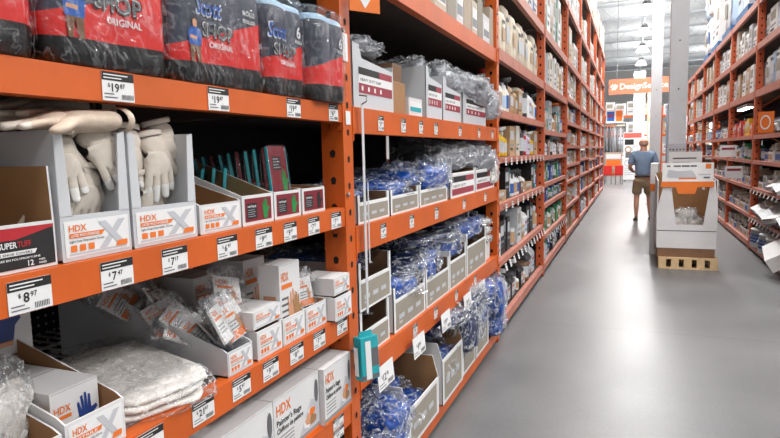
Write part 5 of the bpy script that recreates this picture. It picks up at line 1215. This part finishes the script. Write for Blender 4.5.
# tall display panels beyond the man; the white one stands in for glare
for k, (x_, y_, w_, h_, m_, lab) in enumerate([(.30, 33.5, .55, 5.4, WHITE, 'tall white panel standing in for glare beyond the man, under the lamp row'), (.95, 34.5, .5, 4.6, mat('tan_panel', (214, 190, 160), .6), 'tall tan sample panel beside the white glare panel'), (1.28, 24.5, .26, 3.1, mat('slate_panel', (108, 128, 150), .5), 'tall slate-blue sample panel seen between the columns')]):
    t = thing('display_panel', lab, 'display panel', (x_, y_, 0), 0); MB().box(-w_/2, 0, .05, w_/2, .06, h_, m_).build('panel', t, bevel=.008); MB().box(-w_/2-.05, -.2, 0, w_/2+.05, .3, .05, STEEL).build('base', t)
    b = MB()
    for q in range(3): b.box(-w_*.36, -.008, .4+q*(h_-.5)/3, w_*.36, -.001, .4+(q+.8)*(h_-.5)/3, GREYP if k != 2 else MIDGREY)
    b.build('raised_panels', t)

# ------------------------------------------------------------------ lamps
i = 0
for yy, p in [(-4.5, 130), (1.0, 75), (6.4, 105), (11.6, 260), (16.8, 380), (22, 560), (27.2, 760), (32.4, 800), (38, 760), (44, 420), (51, 420), (58, 420), (66, 420)]:  # first lamp added to light near box sides, last two to brighten far ceiling
    hibay(.45, yy, 7.0, p, 'high bay lamp above the aisle, %s in the row from the camera' % ORD[i]); i += 1
for r_, x_ in enumerate((-6.5, 6.5, 12.5)):
    for k, yy in enumerate((3, 12, 21, 30, 40, 52, 64)): hibay(x_, yy, 7.0, 330 if yy < 25 else 480, 'high bay lamp of the %s side row, %s from the camera' % (['tarp', 'opposite', 'outer opposite'][r_], ORD[k]))
for k, (xx, yy, p) in enumerate([(4.2, -3.5, 150), (4.2, 1.5, 150), (4.2, 5.0, 150), (-1.5, -5.5, 90)]): hibay(xx, yy, 6.2 if k < 3 else 7.0, p, 'unseen high bay lamp added as near fill light, %s' % ['farthest back', 'middle', 'foremost', 'by the tarp-side wall'][k])  # lamps added out of view to fill the near shelves with light
# ------------------------------------------------------------------ camera
f, cx, cy = 600., 390., 219.
def camvec(px, py): return Vector(((px-cx)/f, (py-cy)/f, 1.0))
d = camvec(632, 148).normalized()
yv = -((514-cx)/f*d.x+d.z)/d.y
dn = Vector(((514-cx)/f, yv, 1.0)).normalized()
Xw = dn.cross(d)                       # world X in image axes (x right, y down, z forward)
Rm = Matrix((Xw, d, -dn))              # world = Rm @ image
M3 = Matrix((Rm @ Vector((1, 0, 0)), Rm @ Vector((0, -1, 0)), Rm @ Vector((0, 0, -1)))).transposed()
cam = bpy.data.cameras.new('camera'); cam.sensor_width = 36; cam.lens = 36*f/780; cam.clip_start = .05; cam.clip_end = 200
co = bpy.data.objects.new('camera', cam); col.objects.link(co); co.matrix_world = Matrix.Translation((0, 0, 1.55)) @ M3.to_4x4(); scene.camera = co
w_ = bpy.data.worlds.new('world'); scene.world = w_; w_.use_nodes = True
w_.node_tree.nodes['Background'].inputs['Color'].default_value = (.9, .95, 1, 1); w_.node_tree.nodes['Background'].inputs['Strength'].default_value = .3
vs = scene.view_settings; vs.view_transform = 'Standard'; vs.look = 'None'; vs.gamma = 1; vs.use_curve_mapping = False; vs.exposure = EXPO
scene.cycles.max_bounces = 8; scene.cycles.diffuse_bounces = 4; scene.cycles.transparent_max_bounces = 12; scene.cycles.caustics_reflective = False; scene.cycles.caustics_refractive = False

# printed faces belong to the panel they are printed on
for o in list(col.objects):
    if o.type == 'MESH' and o.parent is not None and o.name.split('.')[0] in ('printed_label', 'printed_face', 'printed_price', 'printed_lettering', 'circle_print', 'arrow_print', 'banner_lettering'):
        sib = [c for c in o.parent.children if c.name.split('.')[0] in ('carton_body', 'box_body', 'bin_body', 'card', 'sign_plate', 'board', 'printed_wrapper', 'banner_panel')]
        if sib: o.parent = sib[0]
